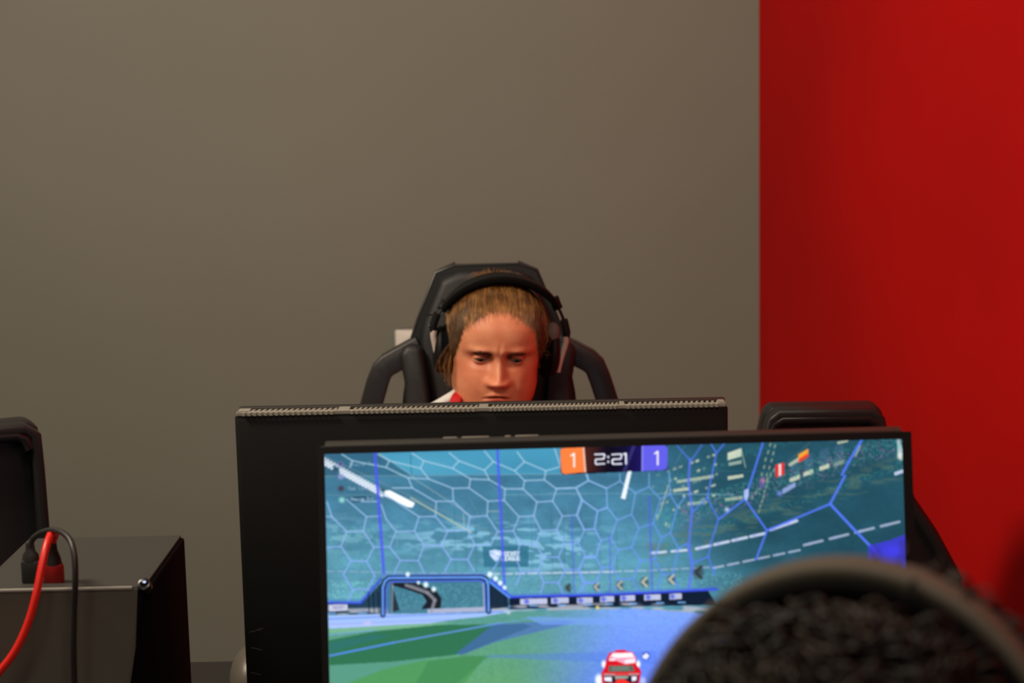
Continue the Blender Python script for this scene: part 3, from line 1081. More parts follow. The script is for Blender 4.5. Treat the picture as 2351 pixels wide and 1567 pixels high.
NET_B = [
    [(65, 350), (185, 345), (265, 300), (255, 255)], [(265, 300), (375, 350), (460, 305), (460, 260)], [(375, 350), (380, 465), (320, 490), (220, 420), (185, 345)],
    [(460, 305), (555, 378), (640, 340), (640, 255)], [(555, 378), (530, 510), (440, 545), (380, 465)], [(320, 490), (300, 600), (235, 605), (190, 515), (220, 420)],
    [(440, 545), (400, 655), (340, 670), (300, 600)], [(400, 655), (445, 730), (530, 712), (575, 595), (530, 510)],
    [(575, 595), (665, 565), (710, 415), (640, 340)], [(710, 415), (770, 385), (765, 250)], [(770, 385), (815, 465), (770, 625), (715, 655), (665, 565)],
    [(530, 712), (585, 798), (670, 785), (715, 655)], [(770, 625), (820, 720), (870, 690)], [(865, 400), (815, 465)], [(340, 670), (305, 775), (235, 775)],
    [(305, 775), (345, 840), (405, 835), (445, 730)], [(670, 785), (720, 880), (785, 875), (820, 720)], [(405, 835), (450, 910), (535, 905), (585, 798)],
    [(235, 775), (205, 860), (240, 935), (310, 930), (345, 840)], [(785, 875), (815, 965)], [(720, 880), (685, 975)], [(535, 905), (575, 990)],
    [(240, 935), (220, 990)], [(310, 930), (330, 990)], [(450, 910), (425, 990)]]
NET_C = [   # nearer, thicker strands
    ([(870, 690), (910, 810), (1005, 770), (1020, 690), (1070, 540), (1000, 405), (905, 500)], 2.6), ([(1000, 405), (1060, 130), (1025, 72)], 2.8),
    ([(1060, 130), (1108, 74)], 2.8), ([(815, 85), (900, 180), (970, 80)], 2.2), ([(1005, 770), (1045, 885)], 2.6), ([(910, 810), (880, 965)], 2.4),
    ([(1070, 540), (1235, 415)], 3.6), ([(1235, 415), (1370, 610), (1300, 790)], 4.0), ([(1235, 415), (1252, 365), (1290, 250), (1350, 65)], 4.0),
    ([(1370, 610), (1765, 445)], 4.2), ([(1765, 445), (1860, 270)], 5.0), ([(1840, 265), (1880, 190), (1965, 50)], 5.2), ([(1765, 445), (1900, 590), (2060, 755)], 5.8)]
for net, cf in ((NET_A, cA), (NET_B, cB)):
    for pl in net:
        for i in range(len(pl) - 1):
            p_, q_ = cf(*pl[i]), cf(*pl[i + 1])
            if net is NET_A and p_[0] > 1400:
                continue
            my = (p_[1] + q_[1]) / 2
            mx_ = (p_[0] + q_[0]) / 2
            f = min(max((my - 1080) / 260, 0), 1)
            g_ = min(max((mx_ - 1250) / 250, 0), 1)
            c_ = (lerp(170, 134, f) * (1 - .34 * g_), lerp(204, 162, f) * (1 - .2 * g_), lerp(226, 250, f))
            line(p_, q_, c_, 2.3 + .4 * f, .9)
for pl, w_ in NET_C:
    for i in range(len(pl) - 1):
        line(cB(*pl[i]), cB(*pl[i + 1]), (84, 118, 246), w_, .95, 1.8)
poly([cB(1230, 360), cB(1258, 350), cB(1258, 395), cB(1245, 425), cB(1230, 410)], (176, 190, 246), .9)
blob(*cB(1122, 480), 5, 5, (206, 218, 246), .9)
# vertical poles of blue light
for p_, q_, w_, a_ in ((cA(372, 158), cA(425, 885), 6.0, .9), (cA(1120, 140), cA(1165, 1080), 5.5, .85), (cB(640, 400), cB(655, 975), 3.4, .7),
                       (cB(395, 640), cB(395, 985), 2.6, .6), (cB(160, 520), cB(172, 985), 3.0, .6)):
    line(p_, q_, (76, 84, 238), w_, a_, 3.0)
pl = [(895, 170), (885, 300), (905, 480), (885, 700), (905, 850), (882, 965)]
for i in range(5):
    line(cB(*pl[i]), cB(*pl[i + 1]), (90, 112, 240), 5.0, .8, 3)

# rim of the arena: blue line, dark board with banners
poly([cA(60, 1065), cA(280, 1065), cA(405, 925), cA(1060, 920), cA(1190, 1040), cA(1190, 1105), cA(60, 1140)], (40, 72, 100), .35)
poly([cA(80, 1070), cA(285, 1072), cA(405, 950), cA(400, 1135), cA(85, 1140)], (22, 42, 62), .75)
poly([(1165, 1368), (1620, 1352), (1640, 1385), (1165, 1395)], (14, 24, 44), .95)
for pl, w_ in (([(748, 1379), (826, 1380), (872, 1326)], 4), ([(1125, 1328), (1168, 1367), (1390, 1362), (1640, 1350)], 5)):
    for i in range(len(pl) - 1):
        line(pl[i], pl[i + 1], (58, 74, 226), w_, .95, 2)
        line((pl[i][0], pl[i][1] - 4), (pl[i + 1][0], pl[i + 1][1] - 4), (58, 80, 220), w_, .35, 6)
poly([(753, 1384), (796, 1383), (797, 1397), (754, 1399)], (198, 200, 224))
text('ROCKET', 764, 1387, 6, (110, 110, 160), 1.2, .7, 4.6)
for (x, w_, y) in ((1190, 62, 1371), (1261, 40, 1369), (1320, 36, 1369), (1373, 32, 1366), (1419, 34, 1364), (1474, 38, 1362), (1532, 28, 1360)):
    poly([(x, y), (x + w_, y - 1.2), (x + w_, y + 11.5), (x, y + 13)], (196, 202, 232), .95)
    blob(x + w_ * .24, y + 6, 6, 6, (84, 100, 216), .9, 2)
    for k in range(4):
        line((x + w_ * (.46 + .13 * k), y + 3.5), (x + w_ * (.46 + .13 * k), y + 9), (142, 146, 196), 1.4, .6)
# chevrons floating over the rim
for (x, y, k, c_) in ((1300, 1346, 1, (60, 62, 60)), (1365, 1344, 1, (176, 172, 158)), (1418, 1340, 1.1, (176, 172, 158)), (1475, 1333, 1.2, (186, 182, 166)),
                      (1537, 1327, 1.2, (186, 182, 166)), (1599, 1311, 1.6, (52, 56, 58))):
    blob(x, y, 8 * k, 9 * k, (40, 44, 44), .55, 2)
    line((x + 4 * k, y - 8 * k), (x - 4 * k, y), c_, 4.0 * k, 1)
    line((x - 4 * k, y), (x + 4 * k, y + 8 * k), c_, 4.0 * k, 1)

# field
fg = sst(1180, 1480, PX + (PY - 1420) * .3)
gtop = np.clip((PY - 1405) / 160, 0, 1)
field = np.zeros_like(cv)
gr = np.stack([lerp(86, 96, gtop), lerp(148, 158, gtop), lerp(140, 110, gtop)], -1)
bl = np.stack([lerp(122, 98, gtop), lerp(160, 132, gtop), lerp(252, 248, gtop)], -1)
field = gr * (1 - fg[..., None]) + bl * fg[..., None]
field *= (0.96 + .08 * vnoise(5, 4, 31))[..., None]
edge = 1407 - (PX - 750) * .02 + np.where(PX > 1450, (PX - 1450) * .09, 0)
blend(np.clip((PY - edge), 0, 1), (0, 0, 0))
mk = np.clip((PY - edge), 0, 1)[..., None]
cv = cv * (1 - mk) + field * mk
# dry band under the boards
m_ = sst(-17, -10, PY - edge) * sst(3, -2, PY - edge)
blend(m_ * sst(.2, .6, vnoise(24, 6, 33)) * .85, (176, 178, 190))
for x in (760, 830, 1158, 1220, 1285, 1345, 1393, 1448, 1510, 1560):
    line((x - 8, float(1404 - (x - 750) * .02) - (8 if x > 1100 else 0)), (x + 8, float(1404 - (x - 750) * .02) - (8 if x > 1100 else 0)), (120, 180, 250), 3, .9)
# bright near-goal strip
poly([(752, 1408), (1130, 1398), (1180, 1398), (1100, 1412), (960, 1424), (754, 1436)], (164, 192, 254), .9)
poly([(753, 1424), (1000, 1418), (1080, 1412), (960, 1430), (754, 1438)], (168, 190, 252), .9)
line((754, 1416), (1150, 1400), (96, 128, 226), 3, .7, 3)
line((754, 1428), (1040, 1418), (108, 136, 224), 2, .6, 2)
blob(842, 1426, 8, 4, (206, 190, 220), .9)
blob(1163, 1403, 5, 3, (220, 220, 230), .8)
poly([(754, 1439), (900, 1430), (1040, 1424), (980, 1434), (880, 1441), (755, 1449)], (120, 176, 140), .9)
line((754, 1452), (860, 1441), (118, 160, 226), 2.5, .8, 2)
poly([(754, 1464), (860, 1444), (1000, 1430), (1200, 1428), (1215, 1434), (1060, 1496), (900, 1513), (755, 1521)], (44, 108, 76), .92)
poly([(754, 1470), (850, 1452), (900, 1452), (754, 1492)], (46, 110, 108), .8)
poly([(1130, 1428), (1290, 1420), (1320, 1424), (1130, 1470), (1060, 1497), (1040, 1497)], (72, 100, 192), .6)
poly([(1200, 1412), (1500, 1416), (1560, 1430), (1240, 1430)], (118, 160, 244), .6)
poly([(754, 1521), (900, 1513), (1000, 1502), (880, 1530), (780, 1567), (756, 1590)], (84, 148, 132), .8)
poly([(780, 1567), (880, 1530), (970, 1510), (1110, 1500), (1060, 1567), (1000, 1640), (756, 1700), (756, 1580)], (74, 146, 84), .75)
poly([(980, 1512), (1060, 1500), (1120, 1500), (1040, 1567), (940, 1580)], (58, 126, 78), .5)
poly([(1120, 1498), (1500, 1490), (1500, 1520), (1110, 1504)], (78, 116, 226), .35)
line((752, 1500), (900, 1470), (88, 140, 240), 4, .95, 1.6)
line((900, 1470), (1145, 1426), (104, 150, 236), 3, .95, 1.6)
line((1145, 1426), (1260, 1408), (112, 150, 240), 2, .6, 1.6)
blob(1367, 1391, 4.5, 5, (226, 206, 120), .95, 2)

# goal frame
poly([cA(440, 930), cA(1045, 930), cA(1060, 1125), cA(450, 1135)], (62, 118, 140), .9)
m_ = ((PX > 905) & (PX < 1110) & (PY > 1335) & (PY < 1395)).astype(np.float32)
blend(m_ * sst(.4, .8, vnoise(3, 3, 41)) * .3, (120, 180, 186))
poly([cA(690, 1105), cA(1045, 1092), cA(1050, 1120), cA(690, 1130)], (176, 178, 206), .9)
poly([cA(470, 945), cA(620, 945), cA(740, 990), cA(775, 1040), cA(770, 1100), cA(650, 1105), cA(685, 1060), cA(660, 1020), cA(560, 985), cA(470, 960)], (26, 28, 36), .95)
for pl, c_, w_ in (([(560, 960), (690, 1005), (735, 1050), (715, 1115)], (150, 150, 160), 7), ([(590, 955), (700, 1000), (745, 1050)], (90, 96, 110), 3)):
    for i in range(len(pl) - 1):
        line(cA(*pl[i]), cA(*pl[i + 1]), c_, w_, .8, 3)
poly([cA(470, 960), cA(490, 1010), cA(520, 1110), cA(470, 1125)], (30, 34, 44), .8)
for x in (330, 360, 388):
    line(cA(x, 1000), cA(x + 6, 1125), (12, 20, 34), 2.5, .8)
gf = [(418, 1140), (418, 975), (432, 935), (458, 916), (1020, 912), (1048, 925), (1060, 960), (1062, 1120)]
for i in range(len(gf) - 1):
    line(cA(*gf[i]), cA(*gf[i + 1]), (18, 22, 50), 12, .9, 2)
for i in range(len(gf) - 1):
    line(cA(*gf[i]), cA(*gf[i + 1]), (104, 160, 250), 4.4, 1, 2)
gi = [(442, 1130), (440, 990), (455, 950), (480, 938), (1010, 932), (1035, 945), (1042, 1110)]
for i in range(len(gi) - 1):
    line(cA(*gi[i]), cA(*gi[i + 1]), (78, 96, 232), 3.0, .9, 2)
line(cA(478, 950), cA(474, 1125), (180, 174, 190), 3, .7, 2)
line(cA(1030, 950), cA(1036, 1100), (190, 186, 214), 3, .7, 2)
poly([cA(1065, 945), cA(1180, 1035), cA(1185, 1095), cA(1075, 1105)], (18, 30, 48), .85)
line(cA(1060, 935), cA(1190, 1035), (92, 150, 246), 4, .95, 2)
line(cA(405, 900), cA(1050, 893), (90, 108, 230), 3, .6, 3)
for (x, y, r_) in ((1070, 895, 6), (1105, 920, 5.6), (1133, 947, 5.2), (1160, 975, 4.6), (570, 895, 5), (680, 958, 6), (728, 985, 5.4), (635, 945, 3.5)):
    blob(*cA(x, y), r_, r_ * 1.15, (226, 244, 255), 1, 2)

# score board
poly([(1283, 1030), (1290, 1026), (1528, 1020), (1530, 1074), (1524, 1078), (1290, 1088), (1284, 1082)], (16, 12, 30), 1)
m_ = ((PX > 1338) & (PX < 1472) & (PY > 1022) & (PY < 1082)).astype(np.float32)
blend(m_ * sst(1400, 1338, PX) * .55, (120, 52, 26))
blend(m_ * sst(1400, 1480, PX) * .75, (32, 24, 112))
poly([(1283, 1032), (1290, 1027), (1337, 1025), (1341, 1082), (1292, 1087), (1286, 1082)], (244, 126, 62))
line((1337, 1025), (1341, 1082), (252, 214, 206), 3, .95, 2)
poly([(1472, 1021), (1524, 1020), (1530, 1027), (1529, 1072), (1523, 1077), (1471, 1080)], (96, 92, 226))
line((1472, 1021), (1471, 1080), (150, 150, 250), 3, .9, 2)
line((1452, 1024), (1430, 1080), (120, 120, 220), 7, .3, 4)
poly([(1438, 1081), (1447, 1080), (1432, 1144), (1422, 1142)], (238, 244, 255), .95)
for x, y in ((1313, 1055), (1505, 1050)):
    line((x - 5, y - 10), (x + 2, y - 15), (252, 244, 244), 3.0, 1)
    line((x + 2, y - 15), (x + 2, y + 15), (252, 244, 244), 3.6, 1)
WT = (236, 240, 255)
def dig2(x):
    pl = [(x, 1042), (x + 20, 1041), (x + 22, 1043), (x + 21, 1050), (x + 19, 1052), (x + 3, 1053), (x + 1, 1055), (x + 1, 1062), (x + 3, 1064), (x + 22, 1063)]
    for i in range(len(pl) - 1):
        line(pl[i], pl[i + 1], WT, 3.0, 1)
dig2(1363)
dig2(1402)
blob(1393.5, 1047.5, 2.6, 2.8, WT, 1, 2)
blob(1393.5, 1058.5, 2.6, 2.8, WT, 1, 2)
line((1428, 1041), (1434, 1040), WT, 3.4, 1)
line((1434, 1040), (1434, 1063), WT, 3.6, 1)

# the car, far below the ball line
def C(x, y):
    return (1340 + x / 13.06, 1460 + y / 13.06)
blob(*C(530, 780), 5, 9, (250, 250, 255), 1, 2)
blob(*C(1560, 780), 5, 9, (250, 250, 255), 1, 2)
blob(*C(380, 1250), 9, 14, (244, 248, 255), 1, 2)
blob(*C(1700, 1290), 7, 10, (200, 210, 250), .8, 2)
poly([C(620, 600), C(700, 440), C(860, 400), C(900, 360), C(1170, 355), C(1220, 400), C(1380, 410), C(1490, 560), C(1500, 800), C(1610, 920), C(1650, 1010),
      C(1600, 1290), C(1520, 1460), C(520, 1500), C(470, 1300), C(455, 1050), C(560, 860), C(590, 720)], (214, 24, 40))
poly([C(700, 560), C(800, 440), C(1380, 430), C(1470, 560), C(1460, 740), C(1180, 790), C(900, 680), C(680, 680)], (250, 176, 200), .9)
poly([C(800, 470), C(1370, 450), C(1430, 570), C(900, 590), C(760, 540)], (255, 248, 252), .95)
poly([C(690, 640), C(880, 600), C(860, 680), C(700, 680)], (255, 240, 246), .9)
poly([C(1120, 700), C(1240, 640), C(1470, 620), C(1470, 740), C(1180, 760)], (255, 240, 246), .9)
poly([C(680, 830), C(1400, 820), C(1450, 1000), C(660, 1010)], (86, 100, 92))
poly([C(760, 850), C(1290, 840), C(1290, 960), C(760, 980)], (112, 124, 114), .8)
poly([C(520, 1060), C(1600, 1050), C(1560, 1110), C(540, 1130)], (180, 150, 150), .9)
poly([C(860, 1050), C(1280, 1045), C(1270, 1100), C(870, 1110)], (224, 60, 60), .9)
poly([C(530, 1130), C(1570, 1120), C(1540, 1330), C(560, 1330)], (34, 26, 40))
poly([C(860, 1140), C(1260, 1135), C(1250, 1210), C(860, 1220)], (150, 162, 152))
poly([C(540, 1160), C(760, 1160), C(765, 1300), C(560, 1280)], (232, 236, 255))
poly([C(1360, 1150), C(1510, 1140), C(1500, 1260), C(1370, 1290)], (232, 236, 255))
poly([C(900, 1240), C(1150, 1230), C(1330, 1360), C(1300, 1500), C(820, 1500)], (248, 50, 44))
blob(*C(1790, 540), 9, 9, (40, 56, 140), .85, 2)
poly([C(1680, 540), C(1800, 450), C(1895, 530), C(1810, 640), C(1710, 610)], (226, 228, 250))

# blue floor glimpsed at the far right
poly([(1990, 1250), (2040, 1238), (2082, 1222), (2082, 1320), (1990, 1320)], (64, 56, 214), .8)
blob(2050, 1262, 34, 14, (66, 62, 232), .8)
m_ = ((PX > 1560)).astype(np.float32) * sst(24, 40, u_) * (PY < 1390) * .0

cv = np.clip(cv, 0, 255) / 255.0
# picture values converted from sRGB to linear
lin = np.where(cv <= 0.04045, cv / 12.92, ((cv + 0.055) / 1.055) ** 2.4).astype(np.float32)

SXN, SYN = 760, 425
uu, vv = np.meshgrid(np.linspace(0, 1, SXN), np.linspace(0, 1, SYN))
TLp, TRp, BLp, BRp = (744.5, 1042.0), (2070.5, 1005.5), (760.0, 1787.0), (2087.0, 1752.0)
qx = (TLp[0] * (1 - uu) + TRp[0] * uu) * (1 - vv) + (BLp[0] * (1 - uu) + BRp[0] * uu) * vv - OX
qy = (TLp[1] * (1 - uu) + TRp[1] * uu) * (1 - vv) + (BLp[1] * (1 - uu) + BRp[1] * uu) * vv - OY
qx = np.clip(qx, 0, CW - 1.01)
qy = np.clip(qy, 0, CH - 1.01)
ix, iy = qx.astype(int), qy.astype(int)
fx, fy = (qx - ix)[..., None], (qy - iy)[..., None]
colr = (lin[iy, ix] * (1 - fx) + lin[iy, ix + 1] * fx) * (1 - fy) + (lin[iy + 1, ix] * (1 - fx) + lin[iy + 1, ix + 1] * fx) * fy
me = bpy.data.meshes.new('screen')
co = np.stack([sx0 + uu * SW, np.full_like(uu, -0.0002), sz1 - vv * SH], -1).reshape(-1, 3)
idx = np.arange(SXN * SYN).reshape(SYN, SXN)
fc = np.stack([idx[:-1, :-1], idx[1:, :-1], idx[1:, 1:], idx[:-1, 1:]], -1).reshape(-1, 4)
me.vertices.add(len(co))
me.vertices.foreach_set('co', co.ravel())
me.loops.add(fc.size)
me.loops.foreach_set('vertex_index', fc.ravel())
me.polygons.add(len(fc))
me.polygons.foreach_set('loop_start', np.arange(0, fc.size, 4))
me.update(calc_edges=True)
ca = me.color_attributes.new('picture', 'FLOAT_COLOR', 'POINT')
rgba = np.ones((len(co), 4), np.float32)
rgba[:, :3] = colr.reshape(-1, 3)
ca.data.foreach_set('color', rgba.ravel())
me.transform(Ht)
M['screen'] = emis('game_screen', (1, 1, 1, 1), 1.15, attr='picture')
scr = link('screen', me, M['screen'], NM, smooth=False)
scr['label'] = 'lit screen with a car football match, score one to one'

# ------------------------------------------------------------------ small computer with cables at the lower left
TY0, TY1 = 1.72, 1.93
pf = P(318, 1346, TY0)
pbk = P(441, 1231, TY1)
TZ = (pf.z + pbk.z) / 2
txr = (pf.x + pbk.x) / 2
txl = P(65, 1241, TY1).x
tw = txr - txl
CT = thing('computer_case', 'compact dark grey computer case on the desk, two cables plugged into its top', 'computer',
           ((txr + txl) / 2, TY0, DZ))
hh = TZ - DZ
hx = tw / 2
b = bmesh.new()
# body: top back edge full width, front right corner cut by a facet widening downwards
tpf = [(-hx, 0.004, hh - 0.002), (hx - 0.004, 0.004, hh - 0.002), (hx, 0.014, hh - 0.003), (hx, TY1 - TY0, hh - 0.002), (-hx, TY1 - TY0, hh - 0.002)]
btf = [(-hx, 0.012, 0.008), (hx - 0.075, 0.012, 0.008), (hx - 0.004, 0.075, 0.008), (hx, TY1 - TY0, 0.008), (-hx, TY1 - TY0, 0.008)]
tv = [b.verts.new(v) for v in tpf]
bv = [b.verts.new(v) for v in btf]
b.faces.new(tv)
b.faces.new(bv[::-1])
for i in range(5):
    j = (i + 1) % 5
    if i == 1:
        b.faces.new((tv[1], tv[2], bv[2], bv[1]))
    else:
        b.faces.new((tv[i], tv[j], bv[j], bv[i]))
bmesh.ops.recalc_face_normals(b, faces=b.faces)
bmesh.ops.triangulate(b, faces=[f for f in b.faces if len(f.verts) == 4 and abs(f.normal.z) < .9])
bevel(b, 0.003, 2, 25)
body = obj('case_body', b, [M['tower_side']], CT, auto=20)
# lighter front and top panels
b = bmesh.new()
fr = [(-hx + 0.001, 0.0015, hh - 0.001), (hx - 0.010, 0.0015, hh - 0.001), (hx - 0.016, 0.0035, hh * 0.80), (hx - 0.040, 0.006, hh * 0.42), (hx - 0.082, 0.010, 0.010), (-hx + 0.001, 0.010, 0.010)]
f0 = [b.verts.new(v) for v in fr]
f1 = [b.verts.new((v[0], v[1] + 0.004, v[2])) for v in fr]
b.faces.new(f0)
b.faces.new(f1[::-1])
for i in range(len(fr)):
    j = (i + 1) % len(fr)
    b.faces.new((f0[i], f1[i], f1[j], f0[j]))
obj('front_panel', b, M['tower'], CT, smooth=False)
b = bmesh.new()
tp = [(-hx + 0.002, 0.003), (hx - 0.008, 0.003), (hx - 0.004, 0.014), (hx - 0.004, TY1 - TY0 - 0.002), (-hx + 0.002, TY1 - TY0 - 0.002)]
f0 = [b.verts.new((x, y, hh + 0.0005)) for x, y in tp]
f1 = [b.verts.new((x, y, hh - 0.003)) for x, y in tp]
b.faces.new(f0)
b.faces.new(f1[::-1])
for i in range(len(tp)):
    j = (i + 1) % len(tp)
    b.faces.new((f0[i], f1[i], f1[j], f0[j]))
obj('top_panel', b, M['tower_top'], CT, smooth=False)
b = bmesh.new()
box(b, (-0.006, 0.002, hh), (tw - 0.018, 0.004, 0.0035), bev=0.0012)
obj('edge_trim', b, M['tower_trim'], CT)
b = bmesh.new()
cyl(b, (hx - 0.0035, 0.012, hh - 0.004), (hx - 0.0035, 0.003, hh + 0.004), 0.0068, bev=0.0015)
ellipsoid(b, (hx - 0.0035, 0.0035, hh + 0.0036), (0.005, 0.003, 0.004))
pb = obj('power_button', b, M['plastic_gloss'], CT)
b = bmesh.new()
ellipsoid(b, (hx - 0.0025, 0.0012, hh + 0.0062), (0.0017, 0.0012, 0.0013), 12, 8)  # highlight on the button, made as a glowing dot
obj('button_light', b, M['led'], pb)
for sx in (-1, 1):
    for yy in (0.03, 0.18):
        b = bmesh.new()
        cyl(b, (sx * (hx - 0.035) - .02, yy, 0), (sx * (hx - 0.035) - .02, yy, 0.012), 0.012, n=12)
        obj('rubber_foot', b, M['rubber'], CT)

py_ = TY0 + 0.028
def pw(px, py, y=py_):
    return P(px, py, y)


def cable(name, label, cat, plug_px, plug_y0, plug_y1, neck_y, pts, r, m, has_label):
    q0 = pw(plug_px, plug_y0)
    base = Vector((q0.x, py_, TZ - 0.002))
    t = thing(name, label, cat, base)
    sc_ = 1.0 / (FPX / 1.78)
    hbody = (plug_y0 - plug_y1) * sc_
    hneck = (plug_y1 - neck_y) * sc_
    b = bmesh.new()
    box(b, (0, 0, hbody / 2 + 0.001), (0.0205, 0.010, hbody), bev=0.003)
    obj('plug', b, M['red_label'] if has_label else M['rubber'], t)
    b = bmesh.new()
    sweep(b, [Vector((0, 0, hbody)), Vector((0, 0, hbody + 0.007)), Vector((0, 0, hbody + hneck * .55)), Vector((0, 0, hbody + hneck))], circ(0.0085, 12, 0.0048),
          up=Vector((0, 1, 0)), scales=[1.1, .95, .62, .5])
    obj('strain_relief', b, M['rubber'], t)
    b = bmesh.new()
    loc = [Vector((0, 0, hbody + hneck - 0.004))] + [P(a_, c_, y_) - base for a_, c_, y_ in pts]
    tube(b, loc, r, 12, 8)
    obj('cord', b, m, t)
    return t


cable('usb_cable', 'thin black cable looping up from its plug on the computer case', 'cable', 75, 1346, 1288, 1246,
      [(76, 1236, py_), (98, 1221, py_ - .005), (130, 1217, py_ - .02), (158, 1235, py_ - .04), (170, 1270, py_ - .055), (173, 1330, py_ - .062), (170, 1400, py_ - .06), (169, 1500, py_ - .058),
       (172, 1600, py_ - .055), (178, 1780, py_ - .052), (182, 1930, py_ - .056), (190, 2036, py_ - .072), (240, 2100, py_ - .10), (330, 2100, py_ - .10)], 0.0031, M['rubber'], False)
cable('usb_cable', 'bright red cable hanging in front of the computer case', 'cable', 126, 1350, 1302, 1240,
      [(127, 1226, py_), (118, 1224, py_ - .012), (107, 1252, py_ - .03), (96, 1300, py_ - .044), (84, 1360, py_ - .055), (66, 1425, py_ - .062), (38, 1488, py_ - .068), (2, 1537, py_ - .072), (-50, 1590, py_ - .075),
       (-120, 1650, py_ - .076), (-190, 1760, py_ - .076), (-225, 1900, py_ - .078), (-215, 2030, py_ - .09), (-150, 2100, py_ - .12), (-60, 2130, py_ - .13)], 0.0040, M['red_rubber'], True)

# grey mouse at the far edge of the desk
q = P(548, 1560, 2.30)
MS = thing('computer_mouse', 'rounded grey object peeking out left of the near monitor, on the far desk edge', 'mouse', (q.x + 0.012, 2.36, DZ))
b = bmesh.new()
ellipsoid(b, (0, 0, 0.0), (0.034, 0.056, 0.048), 32, 20)
bmesh.ops.bisect_plane(b, geom=b.verts[:] + b.edges[:] + b.faces[:], plane_co=(0, 0, 0.001), plane_no=(0, 0, -1), clear_outer=True)
bmesh.ops.holes_fill(b, edges=[e for e in b.edges if e.is_boundary], sides=0)
obj('mouse_body', b, M['mouse'], MS)
b = bmesh.new()
tube(b, [Vector((0, -0.054, 0.012)), Vector((-0.01, -0.066, 0.006)), Vector((-0.04, -0.058, 0.004)), Vector((-0.075, -0.03, 0.003)), Vector((-0.14, -0.05, 0.003))], 0.0022, 8, 8)
obj('mouse_cord', b, M['rubber'], MS)

# ------------------------------------------------------------------ people


def table(z, pts, sm=0.006):
    """smooth interpolation of a control table"""
    zs = np.linspace(-0.16, 0.16, 641)
    pz = [p[0] for p in pts]
    pv = [p[1] for p in pts]
    v = np.interp(zs, pz, pv)
    k = max(int(sm / 0.0005), 1)
    g = np.exp(-0.5 * (np.arange(-3 * k, 3 * k + 1) / k) ** 2)
    g /= g.sum()
    v = np.convolve(np.pad(v, 3 * k, mode='edge'), g, mode='valid')
    return np.interp(z, zs, v)


def G(x, z, cx_, cz_, sx_, sz_):
    return np.exp(-0.5 * ((x - cx_) / sx_) ** 2 - 0.5 * ((z - cz_) / sz_) ** 2)


EYE_C = Vector((0.0308, -0.0645, 0.0))
EYE_R = 0.0122


